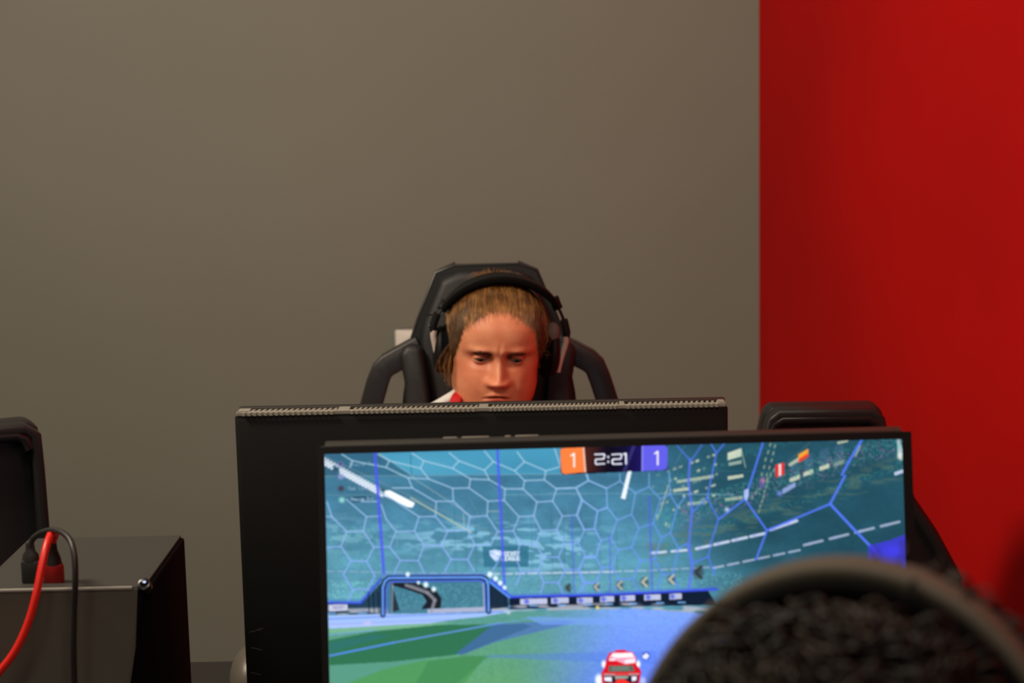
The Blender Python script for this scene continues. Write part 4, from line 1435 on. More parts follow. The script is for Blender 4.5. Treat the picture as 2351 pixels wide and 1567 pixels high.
def head_arrays(detail=True):
    """face towards -Y, x to the viewer's right, eye level z=0, metres"""
    if detail:
        zr = np.concatenate([np.linspace(-0.128, -0.095, 22, endpoint=False), np.linspace(-0.095, 0.035, 190, endpoint=False),
                             np.linspace(0.035, 0.110, 56, endpoint=False), 0.110 + 0.0185 * np.sin(np.linspace(0, np.pi / 2, 16))])
        th = np.concatenate([np.linspace(-1, 1, 260, endpoint=False) * R(100) + 0, np.linspace(R(100), R(260), 70, endpoint=False)])
    else:
        zr = np.concatenate([np.linspace(-0.128, 0.110, 60, endpoint=False), 0.110 + 0.0185 * np.sin(np.linspace(0, np.pi / 2, 12))])
        th = np.linspace(0, 2 * np.pi, 90, endpoint=False)
    Z, T = np.meshgrid(zr, th, indexing='ij')
    w = table(Z, [(-.128, .030), (-.118, .040), (-.105, .0600), (-.085, .0690), (-.06, .0725), (-.03, .0715), (0, .0745), (.03, .0765), (.055, .0755), (.08, .0675),
                  (.10, .0535), (.112, .040), (.12, .030), (.126, .018), (.1285, .004)], 0.0045)
    yf = table(Z, [(-.128, -.050), (-.122, -.068), (-.112, -.0775), (-.095, -.0795), (-.075, -.0815), (-.05, -.0825), (-.02, -.0825), (0, -.083), (.02, -.0885), (.04, -.0905), (.06, -.088),
                   (.08, -.078), (.10, -.060), (.112, -.043), (.12, -.030), (.126, -.017), (.1285, -.004)], 0.0065)
    yb = table(Z, [(-.128, .02), (-.10, .045), (-.07, .064), (-.03, .085), (.02, .099), (.06, .095), (.09, .076), (.11, .050), (.12, .033), (.126, .018), (.1285, .004)], 0.004)
    sx_, cyy = np.sin(T), -np.cos(T)
    pw_ = 2.35
    den = (np.abs(sx_) ** pw_ + np.abs(cyy) ** pw_) ** (1 / pw_)
    X = w * sx_ / den
    Y = np.where(cyy < 0, -yf, yb) * cyy / den
    # front of the face is broad and rather flat between the cheekbones
    front = np.clip(-Y / 0.03, 0, 1) * (cyy < 0)
    fr = front * front * (3 - 2 * front)
    # low face tapers inward towards the jaw
    def add(amp, cx0, cz0, s1, s2, both=True):
        nonlocal Y
        g = G(X, Z, cx0, cz0, s1, s2)
        if both:
            g = g + G(X, Z, -cx0, cz0, s1, s2)
        Y = Y - amp * g * fr
    ax = np.abs(X)
    if True:
        add(.0088, .0315, .0150, .0135, .0056)            # brow ridge
        add(.0016, .013, .017, .008, .008)
        add(-.0008, .0, .020, .0022, .008, False)      # frown crease
        add(.0010, .0060, .021, .0035, .007)
        add(-.0125, .0290, .001, .0160, .0105)          # sockets
        add(-.0045, .0175, .004, .0055, .008)
        add(.0035, .044, -.030, .017, .014)             # cheekbones
        add(.0042, .034, -.055, .016, .016)
        add(-.0012, .029, -.050, .005, .014)            # fold from the nose
        add(.0014, .030, -.0155, .014, .006)            # pouch under the eyes
        add(-.0005, .032, -.0215, .014, .005)
        # nose
        zz = table(Z, [(-.16, 0), (-.0545, 0), (-.0510, .0050), (-.0475, .0135), (-.0435, .0215), (-.038, .0240), (-.03, .0212), (-.015, .0142), (0, .0090), (.012, .0052), (.024, .0015), (.04, 0), (.16, 0)], .0011)
        sg = table(Z, [(-.16, .009), (-.05, .0088), (-.04, .0096), (-.03, .0086), (-.012, .0072), (0, .0070), (.015, .0080), (.03, .010), (.16, .010)], .002)
        Y = Y - zz * np.exp(-0.5 * (X / sg) ** 2) * fr
        add(.0080, .0130, -.0415, .0060, .0056)         # wings of the nose
        add(-.0075, .0068, -.0482, .0026, .0020)        # nostrils
        # mouth, mostly closed, corners slightly down
        mz = -.0705 - .0038 * (ax / .02) ** 2
        inm = np.exp(-0.5 * (X / .0165) ** 4)
        Y = Y - (.0040 * np.exp(-0.5 * ((Z - mz - .0048) / .0032) ** 2) + .0058 * np.exp(-0.5 * ((Z - mz + .0062) / .0042) ** 2)
                 - .0052 * np.exp(-0.5 * ((Z - mz) / .0012) ** 2)) * inm * fr
        add(.0036, 0, -.060, .020, .010, False)
        add(-.0014, 0, -.061, .0026, .005, False)
        add(-.0026, 0, -.088, .014, .004, False)
        add(.0070, 0, -.106, .016, .009, False)         # chin
        # eyelids
        if detail:
            ex = ax - EYE_C.x
            d2 = ex ** 2 + (Z - EYE_C.z) ** 2
            rl = EYE_R + .0010
            ys = EYE_C.y - np.sqrt(np.clip(rl ** 2 - d2, 0, None))
            dd = np.sqrt(d2)
            k = np.clip((rl * 1.0 - dd) / .004, 0, 1)
            k = k * k * (3 - 2 * k) * fr
            Y = Y * (1 - k) + np.minimum(Y, ys) * k
            # opening, narrowed by the downward look
            u_ = ex / .0132
            up = .0014 * (1 - u_ ** 2) + .0004
            lw = -.0040 * (1 - u_ ** 2) - .0002
            ins = np.clip((up - Z) / .0007, 0, 1) * np.clip((Z - lw) / .0007, 0, 1) * (np.abs(u_) < 1)
            Y = Y + ins * .0038
            rim = np.exp(-0.5 * ((Z - up - .0010) / .0007) ** 2) * (np.abs(u_) < .98)
            Y = Y - rim * .0003 * fr
            crs = np.exp(-0.5 * ((Z - up - .0042 + .0012 * u_ ** 2) / .0009) ** 2) * (np.abs(u_) < 1.15)
            Y = Y + crs * .0005 * fr
    # proportions: shorter lower face, lower crown
    Z0 = Z
    Z = np.where(Z0 < -.012, -.012 + (Z0 + .012) * .885, Z0)
    Z = np.where(Z0 > .03, .03 + (Z0 - .03) * .87, Z)
    X = X * 1.035
    Zp, Z = Z, Z0
    # tone: lips, cheeks, ears redder
    tone = np.ones(X.shape + (3,), np.float32)
    lip = np.clip(1.25 - (X / .0235) ** 2 - ((Z + .0725) / .0082) ** 2 * 1.0, 0, 1) * fr * detail
    tone = tone * (1 - lip[..., None] * (1 - np.array([.70, .36, .36])))
    ch = (G(X, Z, .042, -.032, .018, .016) + G(X, Z, -.042, -.032, .018, .016) + .8 * G(X, Z, 0, -.036, .012, .014)) * fr
    tone = tone * (1 - .26 * ch[..., None] * (1 - np.array([1.0, .45, .42])))
    lid_shade = (G(X, Z, .031, .000, .016, .010) + G(X, Z, -.031, .000, .016, .010)) * fr  # shade of the eye sockets, darkened into the skin tone
    tone = tone * (1 - .50 * np.clip(lid_shade, 0, 1)[..., None] * (1 - np.array([.56, .44, .42])))
    return X, Y, Zp, tone


def grid_mesh(X, Y, Z):
    n, m_ = X.shape
    verts = np.stack([X, Y, Z], -1).reshape(-1, 3)
    ids = np.arange(n * m_).reshape(n, m_)
    nx = np.roll(ids, -1, axis=1)
    faces = np.stack([ids[:-1], nx[:-1], nx[1:], ids[1:]], -1).reshape(-1, 4).tolist()
    v = verts.tolist()
    v.append([0, float(Y[-1].mean()), float(Z[-1].max()) + .0002])
    v.append([0, float(Y[0].mean()), float(Z[0].min()) - .002])
    for j in range(m_):
        k = (j + 1) % m_
        faces.append([int(ids[-1, j]), int(ids[-1, k]), len(v) - 2])
        faces.append([int(ids[0, k]), int(ids[0, j]), len(v) - 1])
    return v, faces


def ear_mesh(side):
    """outer ear beside the head, one sided; simple helix, hollow and lobe"""
    vs_, fs = [], []
    n, m_ = 28, 12
    for i in range(n):
        a = 2 * math.pi * i / n
        ca_, sa_ = math.cos(a), math.sin(a)
        for j in range(m_ + 1):
            r = j / m_
            rr = r * (1 - .12 * max(-sa_, 0))
            ey = .0155 * ca_ * rr
            ez = .030 * sa_ * rr
            out = .010 * math.exp(-((r - .86) / .16) ** 2) + .003 * math.exp(-((r - .45) / .14) ** 2) - .001
            out *= (.55 + .45 * (ca_ + 1) / 2)
            if r > .95:
                out -= .006
            vs_.append((side * (.0735 + out + .010 * (ey / .0155 + 1) * .5), ey + .010, ez - .012))
    for i in range(n):
        k = (i + 1) % n
        for j in range(m_):
            a0, a1, b0, b1 = i * (m_ + 1) + j, i * (m_ + 1) + j + 1, k * (m_ + 1) + j, k * (m_ + 1) + j + 1
            fs.append((a0, a1, b1, b0))
    return vs_, fs


def skin_body(joints, edges, root, levels=2):
    """joints: name -> (x,y,z,radius); grows one surface, returns verts and faces"""
    names = list(joints)
    me = bpy.data.meshes.new('skel')
    me.from_pydata([joints[k][:3] for k in names], [(names.index(a_), names.index(b_)) for a_, b_ in edges], [])
    o = bpy.data.objects.new('skel', me)
    col.objects.link(o)
    o.modifiers.new('s', 'SKIN')
    sk = me.skin_vertices[0].data
    for i, k in enumerate(names):
        r = joints[k][3]
        ry = joints[k][4] if len(joints[k]) > 4 else r
        sk[i].radius = (r, ry)
        sk[i].use_root = (k == root)
    o.modifiers['s'].use_smooth_shade = True
    sb = o.modifiers.new('u', 'SUBSURF')
    sb.levels = levels
    dg = bpy.context.evaluated_depsgraph_get()
    dg.update()
    ev = o.evaluated_get(dg)
    m2 = ev.to_mesh()
    v = [tuple(x.co) for x in m2.vertices]
    f = [tuple(p.vertices) for p in m2.polygons]
    ev.to_mesh_clear()
    bpy.data.objects.remove(o)
    return v, f


def hand_joints(J, E, wrist, d, side_v, up_v, s, tag_, curl=0.5):
    """palm, four unequal curled fingers and a thumb from the side of the palm"""
    d, side_v, up_v = Vector(d).normalized(), Vector(side_v).normalized(), Vector(up_v).normalized()
    wv = Vector(J[wrist][:3])
    def put(n, p, r, ry=None):
        J[n] = (p.x, p.y, p.z, r) + ((ry,) if ry else ())
    put(tag_ + 'palm', wv + d * .045, .019, .026)
    E.append((wrist, tag_ + 'palm'))
    lens = (.068, .078, .072, .056)
    for i in range(4):
        off = side_v * ((i - 1.5) * .0195)
        base_ = wv + d * .088 + off
        put(f'{tag_}k{i}', base_, .0095)
        E.append((tag_ + 'palm', f'{tag_}k{i}'))
        prev, p = f'{tag_}k{i}', base_
        for j, fr_ in enumerate((.45, .31, .24)):
            a = curl * (j + 1) * .55
            p = p + (d * math.cos(a) - up_v * math.sin(a)) * lens[i] * fr_
            put(f'{tag_}f{i}{j}', p, .0085 - .0008 * j)
            E.append((prev, f'{tag_}f{i}{j}'))
            prev = f'{tag_}f{i}{j}'
    p = wv + d * .032 + side_v * (-.026 * s)
    put(tag_ + 't0', p, .0115)
    E.append((tag_ + 'palm', tag_ + 't0'))
    p = p + (d * .8 - side_v * s * .6 - up_v * .25).normalized() * .034
    put(tag_ + 't1', p, .0095)
    E.append((tag_ + 't0', tag_ + 't1'))
    p = p + (d * .95 - side_v * s * .15 - up_v * .3).normalized() * .028
    put(tag_ + 't2', p, .0085)
    E.append((tag_ + 't1', tag_ + 't2'))


def strands(paths, radii, name, m, parent, tones=None, sides=3):
    """many hairs as one mesh of thin prisms; paths (n,k,3)"""
    paths = np.asarray(paths, np.float32)
    n, k, _ = paths.shape
    tan = np.gradient(paths, axis=1)
    tan /= np.linalg.norm(tan, axis=2, keepdims=True) + 1e-9
    ref = np.broadcast_to(np.array([.31, .52, .79], np.float32), tan.shape)
    s1 = np.cross(tan, ref)
    s1 /= np.linalg.norm(s1, axis=2, keepdims=True) + 1e-9
    s2 = np.cross(tan, s1)
    tp = np.linspace(0, 1, k)
    prof = (1 - .75 * tp ** 3)[None, :, None]
    rad = np.asarray(radii, np.float32)[:, None, None] * prof
    rings = []
    for j in range(sides):
        a = 2 * np.pi * j / sides
        rings.append(paths + (s1 * math.cos(a) + s2 * math.sin(a)) * rad)
    V = np.stack(rings, 2).reshape(-1, 3)
    base_ = np.arange(n)[:, None] * (k * sides)
    kk = np.arange(k - 1)[None, :] * sides
    fs = []
    for j in range(sides):
        j2 = (j + 1) % sides
        a0 = base_ + kk + j
        a1 = base_ + kk + j2
        fs.append(np.stack([a0, a1, a1 + sides, a0 + sides], -1).reshape(-1, 4))
    F = np.concatenate(fs)
    me = bpy.data.meshes.new(name)
    me.vertices.add(len(V))
    me.vertices.foreach_set('co', V.ravel())
    me.loops.add(F.size)
    me.loops.foreach_set('vertex_index', F.ravel().astype(np.int32))
    me.polygons.add(len(F))
    me.polygons.foreach_set('loop_start', np.arange(0, F.size, 4))
    me.update(calc_edges=True)
    if tones is not None:
        c_ = me.color_attributes.new('tone', 'FLOAT_COLOR', 'POINT')
        t4 = np.ones((n, k * sides, 4), np.float32)
        t4[..., :3] = np.asarray(tones, np.float32)[:, None, :]
        c_.data.foreach_set('color', t4.ravel())
    return link(name, me, m, parent, smooth=True)


def tone_attr(me, arr):
    c_ = me.color_attributes.new('tone', 'FLOAT_COLOR', 'POINT')
    n = len(me.vertices)
    t4 = np.ones((n, 4), np.float32)
    t4[:len(arr), :3] = arr
    c_.data.foreach_set('color', t4.ravel())


class Surf:
    """radius lookup on a head by casting towards its centre"""
    def __init__(self, v, f, c):
        self.c = Vector(c)
        self.bvh = BVHTree.FromPolygons([Vector(x) for x in v], f)

    def at(self, d, off=0.0):
        d = Vector(d).normalized()
        h = self.bvh.ray_cast(self.c + d * 0.5, -d)
        r = (h[0] - self.c).length if h[0] is not None else 0.09
        return self.c + d * (r + off)


def slerp(a, b_, t_):
    a, b_ = Vector(a).normalized(), Vector(b_).normalized()
    o_ = math.acos(max(-1, min(1, a.dot(b_))))
    if o_ < 1e-4:
        return a
    return (a * math.sin((1 - t_) * o_) + b_ * math.sin(t_ * o_)) / math.sin(o_)


def hairline(x):
    """height of the hairline above the face, head coordinates"""
    ax = abs(x)
    return .0740 - .031 * (ax / .056) ** 1.75 - (.050 * max(0, ax - .060) / .012)


X, Y, Z, TN = head_arrays(True)
HV, HF = grid_mesh(X, Y, Z)
HT = TN.reshape(-1, 3)
surf = Surf(HV, HF, (0, .005, .02))

# ---- the player
head_R = (Matrix.Rotation(R(5), 3, 'Z') @ Matrix.Rotation(R(3.6), 3, 'Y') @ Matrix.Rotation(R(7), 3, 'X'))
eye_mid = P(1146, 829, 2.93)
head_T = eye_mid - head_R @ Vector((0, -0.084, 0))
HM = Matrix.Translation(head_T) @ head_R.to_4x4()

PL = thing('person', 'person in headset seated behind the far monitor, frowning downwards, blond hair tied back', 'person', (head_T.x, head_T.y + .1, 0))
PLo = Vector(PL.location)


def toPL(v):
    return [(x - PLo.x, y - PLo.y, z - PLo.z) for x, y, z in v]


def wh(p):
    q_ = HM @ Vector(p)
    return q_


hx0, hy0, hz0 = head_T
J = {}
E = []
J['pelvis'] = (cx, 3.02, .56, .13, .12)
J['waist'] = (cx, 3.05, .70, .125, .11)
J['chest'] = (cx + .005, 3.07, .87, .145, .115)
J['collar'] = (hx0 - .01, 3.06, .955, .074, .068)
nb = wh((0, .030, -.120))
nt = wh((0, .022, -.060))
J['neckb'] = (nb.x, nb.y + .01, nb.z - .012, .055)
J['neckt'] = (nt.x, nt.y + .012, nt.z, .052)
E += [('pelvis', 'waist'), ('waist', 'chest'), ('chest', 'collar'), ('collar', 'neckb'), ('neckb', 'neckt')]
for s, n_ in ((-1, 'l'), (1, 'r')):
    J[n_ + 'sh'] = (cx + s * .155, 3.07, .915 - s * .004, .060)
    J[n_ + 'el'] = (cx + s * .215, 2.86, .765, .043)
    J[n_ + 'wr'] = (cx + s * .155, 2.60, .785, .027)
    E += [('collar', n_ + 'sh'), (n_ + 'sh', n_ + 'el'), (n_ + 'el', n_ + 'wr')]
    hand_joints(J, E, n_ + 'wr', (-s * .22, -1, -.02), (1, -s * .22, 0), (0, 0, 1), s, n_, .35)
    J[n_ + 'hip'] = (cx + s * .09, 3.0, .575, .088)
    J[n_ + 'knee'] = (cx + s * .13, 2.62, .56, .062)
    J[n_ + 'ank'] = (cx + s * .12, 2.62, .10, .042)
    J[n_ + 'toe'] = (cx + s * .13, 2.47, .035, .030)
    E += [('pelvis', n_ + 'hip'), (n_ + 'hip', n_ + 'knee'), (n_ + 'knee', n_ + 'ank'), (n_ + 'ank', n_ + 'toe')]
bv_, bf_ = skin_body(J, E, 'pelvis')
hv_w = [tuple(HM @ Vector(v)) for v in HV]
off = len(hv_w)
allv = hv_w + bv_
allf = [tuple(f) for f in HF] + [tuple(i + off for i in f) for f in bf_]
tones = [HT, np.ones((2 + len(bv_), 3))]
for s in (-1, 1):
    ev_, ef_ = ear_mesh(s)
    o_ = len(allv)
    allv += [tuple(HM @ Vector(v)) for v in ev_]
    allf += [tuple(i + o_ for i in f) for f in ef_]
    tones.append(np.tile(np.array([[1, .72, .70]]), (len(ev_), 1)))
body = pyobj('body', toPL(allv), allf, M['skin'], PL)
tone_attr(body.data, np.concatenate(tones))

# eyes
M['eye'] = bpy.data.materials.new('eyeball')
M['eye'].use_nodes = True
nt_ = M['eye'].node_tree
tc = nt_.nodes.new('ShaderNodeTexCoord')
sp = nt_.nodes.new('ShaderNodeSeparateXYZ')
nt_.links.new(tc.outputs['Object'], sp.inputs[0])
rmp = nt_.nodes.new('ShaderNodeValToRGB')
rmp.color_ramp.interpolation = 'LINEAR'
els = rmp.color_ramp.elements
els[0].position, els[0].color = 0.0, srgb(120, 100, 92)
els[1].position, els[1].color = 1.0, srgb(8, 8, 8)
for p_, c_ in ((.845, srgb(120, 100, 92)), (.865, srgb(44, 52, 56)), (.955, srgb(74, 86, 88)), (.972, srgb(8, 8, 8))):
    e = els.new(p_)
    e.color = c_
mp = nt_.nodes.new('ShaderNodeMath')
mp.operation = 'MULTIPLY'
mp.inputs[1].default_value = -1.0 / EYE_R
nt_.links.new(sp.outputs['Y'], mp.inputs[0])
nt_.links.new(mp.outputs[0], rmp.inputs[0])
nt_.links.new(rmp.outputs[0], nt_.nodes['Principled BSDF'].inputs['Base Color'])
nt_.nodes['Principled BSDF'].inputs['Roughness'].default_value = 0.12
for s in (-1, 1):
    b = bmesh.new()
    ellipsoid(b, (0, 0, 0), (EYE_R,) * 3, 40, 28)
    e = obj('eye', b, M['eye'], PL)
    e.location = (HM @ Vector((s * EYE_C.x, EYE_C.y, EYE_C.z))) - PLo
    e.rotation_euler = (head_R @ Matrix.Rotation(R(10), 3, 'X') @ Matrix.Rotation(R(2), 3, 'Z')).to_euler()


def wpath(p):
    return [tuple((HM @ q_) - PLo) for q_ in p]


# eyebrows and lashes
for s in (-1, 1):
    pts_, rad_ = [], []
    for k in range(520):
        u = rng.random()
        x = s * (.0125 + .033 * u)
        zc = .0088 + .0048 * math.sin(min(u, .8) * 2.2) - .006 * max(0, u - .6)
        z = zc + rng.normal() * .0027 * (1 - .45 * u)
        d_ = Vector((x, -.085, z)) - surf.c
        p0 = surf.at(d_, .0002)
        st = Vector((s * (.0042 + .002 * u), 0, .0018 * (1 - 1.5 * u)))
        p1 = surf.at((p0 + st * .5) - surf.c, .0009)
        p2 = surf.at((p0 + st) - surf.c, .0006)
        pts_.append(wpath([p0, p1, p2]))
        rad_.append(.00018)
    strands(pts_, rad_, 'eyebrow', M['brow'], PL)
    pts_, rad_ = [], []
    for k in range(60):
        u = -1 + 2 * k / 59
        x = s * (EYE_C.x + u * .0125)
        z = .0014 * (1 - u * u) + .0006
        p0 = surf.at(Vector((x, -.086, z + .0006)) - surf.c, 0)
        pts_.append(wpath([p0, p0 + Vector((s * u * .001, -.003, -.0012)), p0 + Vector((s * u * .002, -.0052, -.0012))]))
        rad_.append(.00016)
    strands(pts_, rad_, 'eyelashes', M['brow'], PL)

# scalp hair: closed cap with thin edge at the hairline
bun_d = Vector((0.0, .62, .80)).normalized()


def is_scalp(p):
    if p.y > .018:
        return p.z > -.085 + .0 * p.y
    if p.y > -.012:
        return p.z > .004 - (p.y + .012) * 2.6
    return p.z > hairline(p.x)


def inside_amt(p):
    """distance-like measure inside the hair region"""
    if p.y > .018:
        return .02
    if p.y > -.012:
        return max(0.0, p.z - (.004 - (p.y + .012) * 2.6))
    return p.z - hairline(p.x)


def build_hair(parent, org, MX, n_str, mat_s, mat_cap, curly=False):
    capv, capf = [], []
    nu, nv = 96, 60
    grid = {}
    for i in range(nu):
        for j in range(nv + 1):
            th_ = 2 * math.pi * i / nu
            ph = math.pi * 0.80 * j / nv
            d_ = Vector((math.sin(ph) * math.sin(th_), -math.sin(ph) * math.cos(th_), math.cos(ph)))
            p = surf.at(d_)
            a = inside_amt(p)
            off_ = -.003 + min(max(a - .011, 0) / .026, 1) * .0095 if a > 0 else -.004
            grid[i, j] = len(capv)
            capv.append(tuple((MX @ (p + d_ * off_)) - org))
    for i in range(nu):
        for j in range(nv):
            k = (i + 1) % nu
            capf.append((grid[i, j], grid[k, j], grid[k, j + 1], grid[i, j + 1]))
    cap = pyobj('hair', capv, capf, mat_cap, parent)
    return cap


cap = build_hair(PL, PLo, HM, 0, None, M['hair_cap'])
paths, rads, tns = [], [], []
bun_p = surf.at(bun_d, .004)
NS = 8500
tries = 0
while len(paths) < NS and tries < 140000:
    tries += 1
    if rng.random() < .5:   # rooted along the front and temples
        d_ = Vector((rng.uniform(-.078, .078), -.05 + rng.normal() * .03, rng.uniform(.0, .125))) - surf.c
    else:
        d_ = Vector((rng.normal(), rng.normal(), abs(rng.normal()) + .1))
    p = surf.at(d_)
    a = inside_amt(p)
    if not (rng.uniform(-.004, .012) < a) or p.y > .07:
        continue
    if a > .02 and rng.random() < .45:
        continue
    d0 = (p - surf.c).normalized()
    k = 12
    line_ = []
    lift = rng.uniform(.001, .0075)
    frz = rng.normal() * .0016
    wig = rng.normal() * .03
    for q_ in range(k):
        t_ = q_ / (k - 1)
        dd = slerp(d0, bun_d + Vector((wig * math.sin(t_ * 3), 0, 0)), t_ * (0.98))
        oo = .0004 + min(t_ * 2.6, 1) * (lift + .003) + frz * math.sin(t_ * 6)
        line_.append(surf.at(dd, oo))
    paths.append(wpath(line_))
    rads.append(rng.uniform(.00022, .00042) * (.32 if a < .008 else .75 if a < .02 else 1))
    v_ = rng.uniform(.4, 1.05) + 1.1 * (rng.random() < .14) + (.9 if a < .006 else .35 if a < .012 else 0)
    tns.append((v_, v_ * rng.uniform(.94, 1.03), v_ * rng.uniform(.82, 1.05)))
strands(paths, rads, 'hair_strands', M['hair'], cap, tns)
# short bun tuft standing over the headband
bun_p = HM.inverted() @ P(1136, 655, 3.05)
paths, rads, tns = [], [], []
for k in range(520):
    a = rng.uniform(0, 2 * math.pi)
    r_ = .017 * math.sqrt(rng.random())
    base_ = bun_p + Vector((r_ * math.cos(a), r_ * math.sin(a) * .6, -.006 + .002 * rng.normal()))
    h_ = rng.uniform(.022, .040)
    lean_ = Vector((math.cos(a) * .5 * r_ / .017, math.sin(a) * .3 - .2, 1)).normalized()
    bend = Vector((math.cos(a), -.2 + .3 * rng.normal(), -.55)) * rng.uniform(.003, .012)
    paths.append(wpath([base_, base_ + lean_ * h_ * .35, base_ + lean_ * h_ * .7 + bend * .3, base_ + lean_ * h_ + bend, base_ + lean_ * h_ * .92 + bend * 1.9]))
    rads.append(.00038)
    v_ = rng.uniform(.5, 1.2)
    tns.append((v_, v_, v_ * .95))
strands(paths, rads, 'hair_tuft', M['hair'], cap, tns)
# loose wisps beside the ears
for key in ((1034, 800, 1013, 830, 1003, 852, 1014, 870, 1034, 862), (1262, 742, 1268, 765, 1262, 790, 1256, 805, 1250, 812)):
    paths, rads, tns = [], [], []
    for k in range(30 if key[0] < 1100 else 9):
        sp = rng.random()
        yy = 2.955 + .03 * rng.random()
        line_ = []
        for q_ in range(5):
            bx_, by_ = key[2 * q_], key[2 * q_ + 1]
            mix = sp * q_ / 4
            bx_ = bx_ + (1036 - bx_) * sp * .9 if key[0] < 1100 else bx_ + (1250 - bx_) * sp
            line_.append(P(bx_ + rng.normal() * (.6 + 2.0 * q_), by_ + (sp - .5) * 34 + rng.normal() * (.6 + 1.5 * q_), yy))
        sm_ = smooth_path(line_, 3)
        paths.append([tuple(v_ - PLo) for v_ in sm_])
        rads.append(rng.uniform(.00018, .00034))
        v_ = rng.uniform(.5, 1.5)
        tns.append((v_, v_, v_))
    strands(paths, rads, 'loose_hair', M['hair'], cap, tns)

# jersey, trousers, shoes follow the body
def clothes(names, grow, J_, extra=None):
    JJ = {}
    for n_ in names:
        v = J_[n_]
        JJ[n_] = tuple(v[:3]) + tuple(r_ + grow for r_ in v[3:])
    if extra:
        JJ.update(extra)
    return JJ


sl = {}
for s, n_ in ((-1, 'l'), (1, 'r')):
    a_, b_ = Vector(J[n_ + 'sh'][:3]), Vector(J[n_ + 'el'][:3])
    m_ = a_.lerp(b_, .72)
    sl[n_ + 'cuff'] = (m_.x, m_.y, m_.z, .062)
JJ = clothes(['pelvis', 'waist', 'chest', 'collar', 'lsh', 'rsh'], .012, J, sl)
JJ['ntop'] = (J['neckb'][0], J['neckb'][1], J['neckb'][2] - .012, .060)
v, f = skin_body(JJ, [('pelvis', 'waist'), ('waist', 'chest'), ('chest', 'collar'), ('collar', 'ntop'), ('collar', 'lsh'), ('collar', 'rsh'), ('lsh', 'lcuff'), ('rsh', 'rcuff')], 'pelvis')
jersey = pyobj('jersey', toPL(v), f, M['jersey_red'], PL)
b = bmesh.new()
p_ = [P(1058, 893, 3.03), P(1040, 908, 2.985), P(1016, 922, 2.985), P(985, 940, 3.0), P(930, 975, 3.02)]
p_ = [q_ - PLo for q_ in p_]
sweep(b, smooth_path(p_, 5), rrect(.018, .014, .5), up=Vector((0, -1, 1)))
obj('shoulder_stripe', b, M['jersey_white'], jersey)
b = bmesh.new()
p_ = [P(1066, 896, 3.02), P(1050, 912, 2.97), P(1046, 928, 2.96), P(1060, 952, 2.95), P(1110, 985, 2.93), P(1160, 990, 2.93)]
p_ = [q_ - PLo for q_ in p_]
sweep(b, smooth_path(p_, 5), rrect(.020, .010, .4), up=Vector((0, -1, 1)))
obj('collar', b, M['jersey_red'], jersey)
JJ = clothes(['pelvis', 'lhip', 'lknee', 'lank', 'rhip', 'rknee', 'rank'], .010, J)
v, f = skin_body(JJ, [('pelvis', 'lhip'), ('lhip', 'lknee'), ('lknee', 'lank'), ('pelvis', 'rhip'), ('rhip', 'rknee'), ('rknee', 'rank')], 'pelvis')
pyobj('trousers', toPL(v), f, M['trousers'], PL)
for n_ in ('l', 'r'):
    JJ = clothes([n_ + 'ank', n_ + 'toe'], .012, J)
    JJ[n_ + 'heel'] = (J[n_ + 'ank'][0], J[n_ + 'ank'][1] + .03, .042, .042)
    JJ[n_ + 'ank'] = (J[n_ + 'ank'][0], J[n_ + 'ank'][1], .085, .045)
    v, f = skin_body(JJ, [(n_ + 'ank', n_ + 'heel'), (n_ + 'heel', n_ + 'toe')], n_ + 'heel')
    pyobj('shoe', toPL(v), f, M['shoe'], PL)

# ---- the player's headset
HS = thing('headset', 'black headset with silver yokes worn by the blond player', 'headset', head_T, head_R.to_euler())
# head-local coordinates from here on; the band sits a little askew
def arc(rx, rz, zc, y0, y1, a0, a1, n=40, xc=.004):
    out = []
    for k in range(n + 1):
        a = R(lerp(a0, a1, k / n))
        out.append(Vector((xc + rx * math.sin(a), lerp(y0, y1, math.cos(a)), zc + rz * math.cos(a))))
    return out


def band_mesh(pts, half_w, th, flare=None):
    """strip lying across the head: width along y, thickness outward"""
    b = bmesh.new()
    rings = []
    n = len(pts)
    for i, p in enumerate(pts):
        a_, c_ = pts[max(i - 1, 0)], pts[min(i + 1, n - 1)]
        t_ = (c_ - a_).normalized()
        yv = Vector((0, 1, 0))
        nrm = t_.cross(yv)
        nrm.normalize()
        if nrm.dot(p - Vector((0, 0, .03))) < 0:
            nrm = -nrm
        wv = nrm.cross(t_).normalized()
        f_ = flare(i / (n - 1)) if flare else 1
        rings.append([b.verts.new(p + wv * q_[0] * f_ + nrm * q_[1] * f_) for q_ in rrect(half_w * 2, th, .42, 4)])
    m_ = len(rings[0])
    for i in range(n - 1):
        for j in range(m_):
            k = (j + 1) % m_
            b.faces.new((rings[i][j], rings[i][k], rings[i + 1][k], rings[i + 1][j]))
    b.faces.new(rings[0][::-1])
    b.faces.new(rings[-1])
    return b


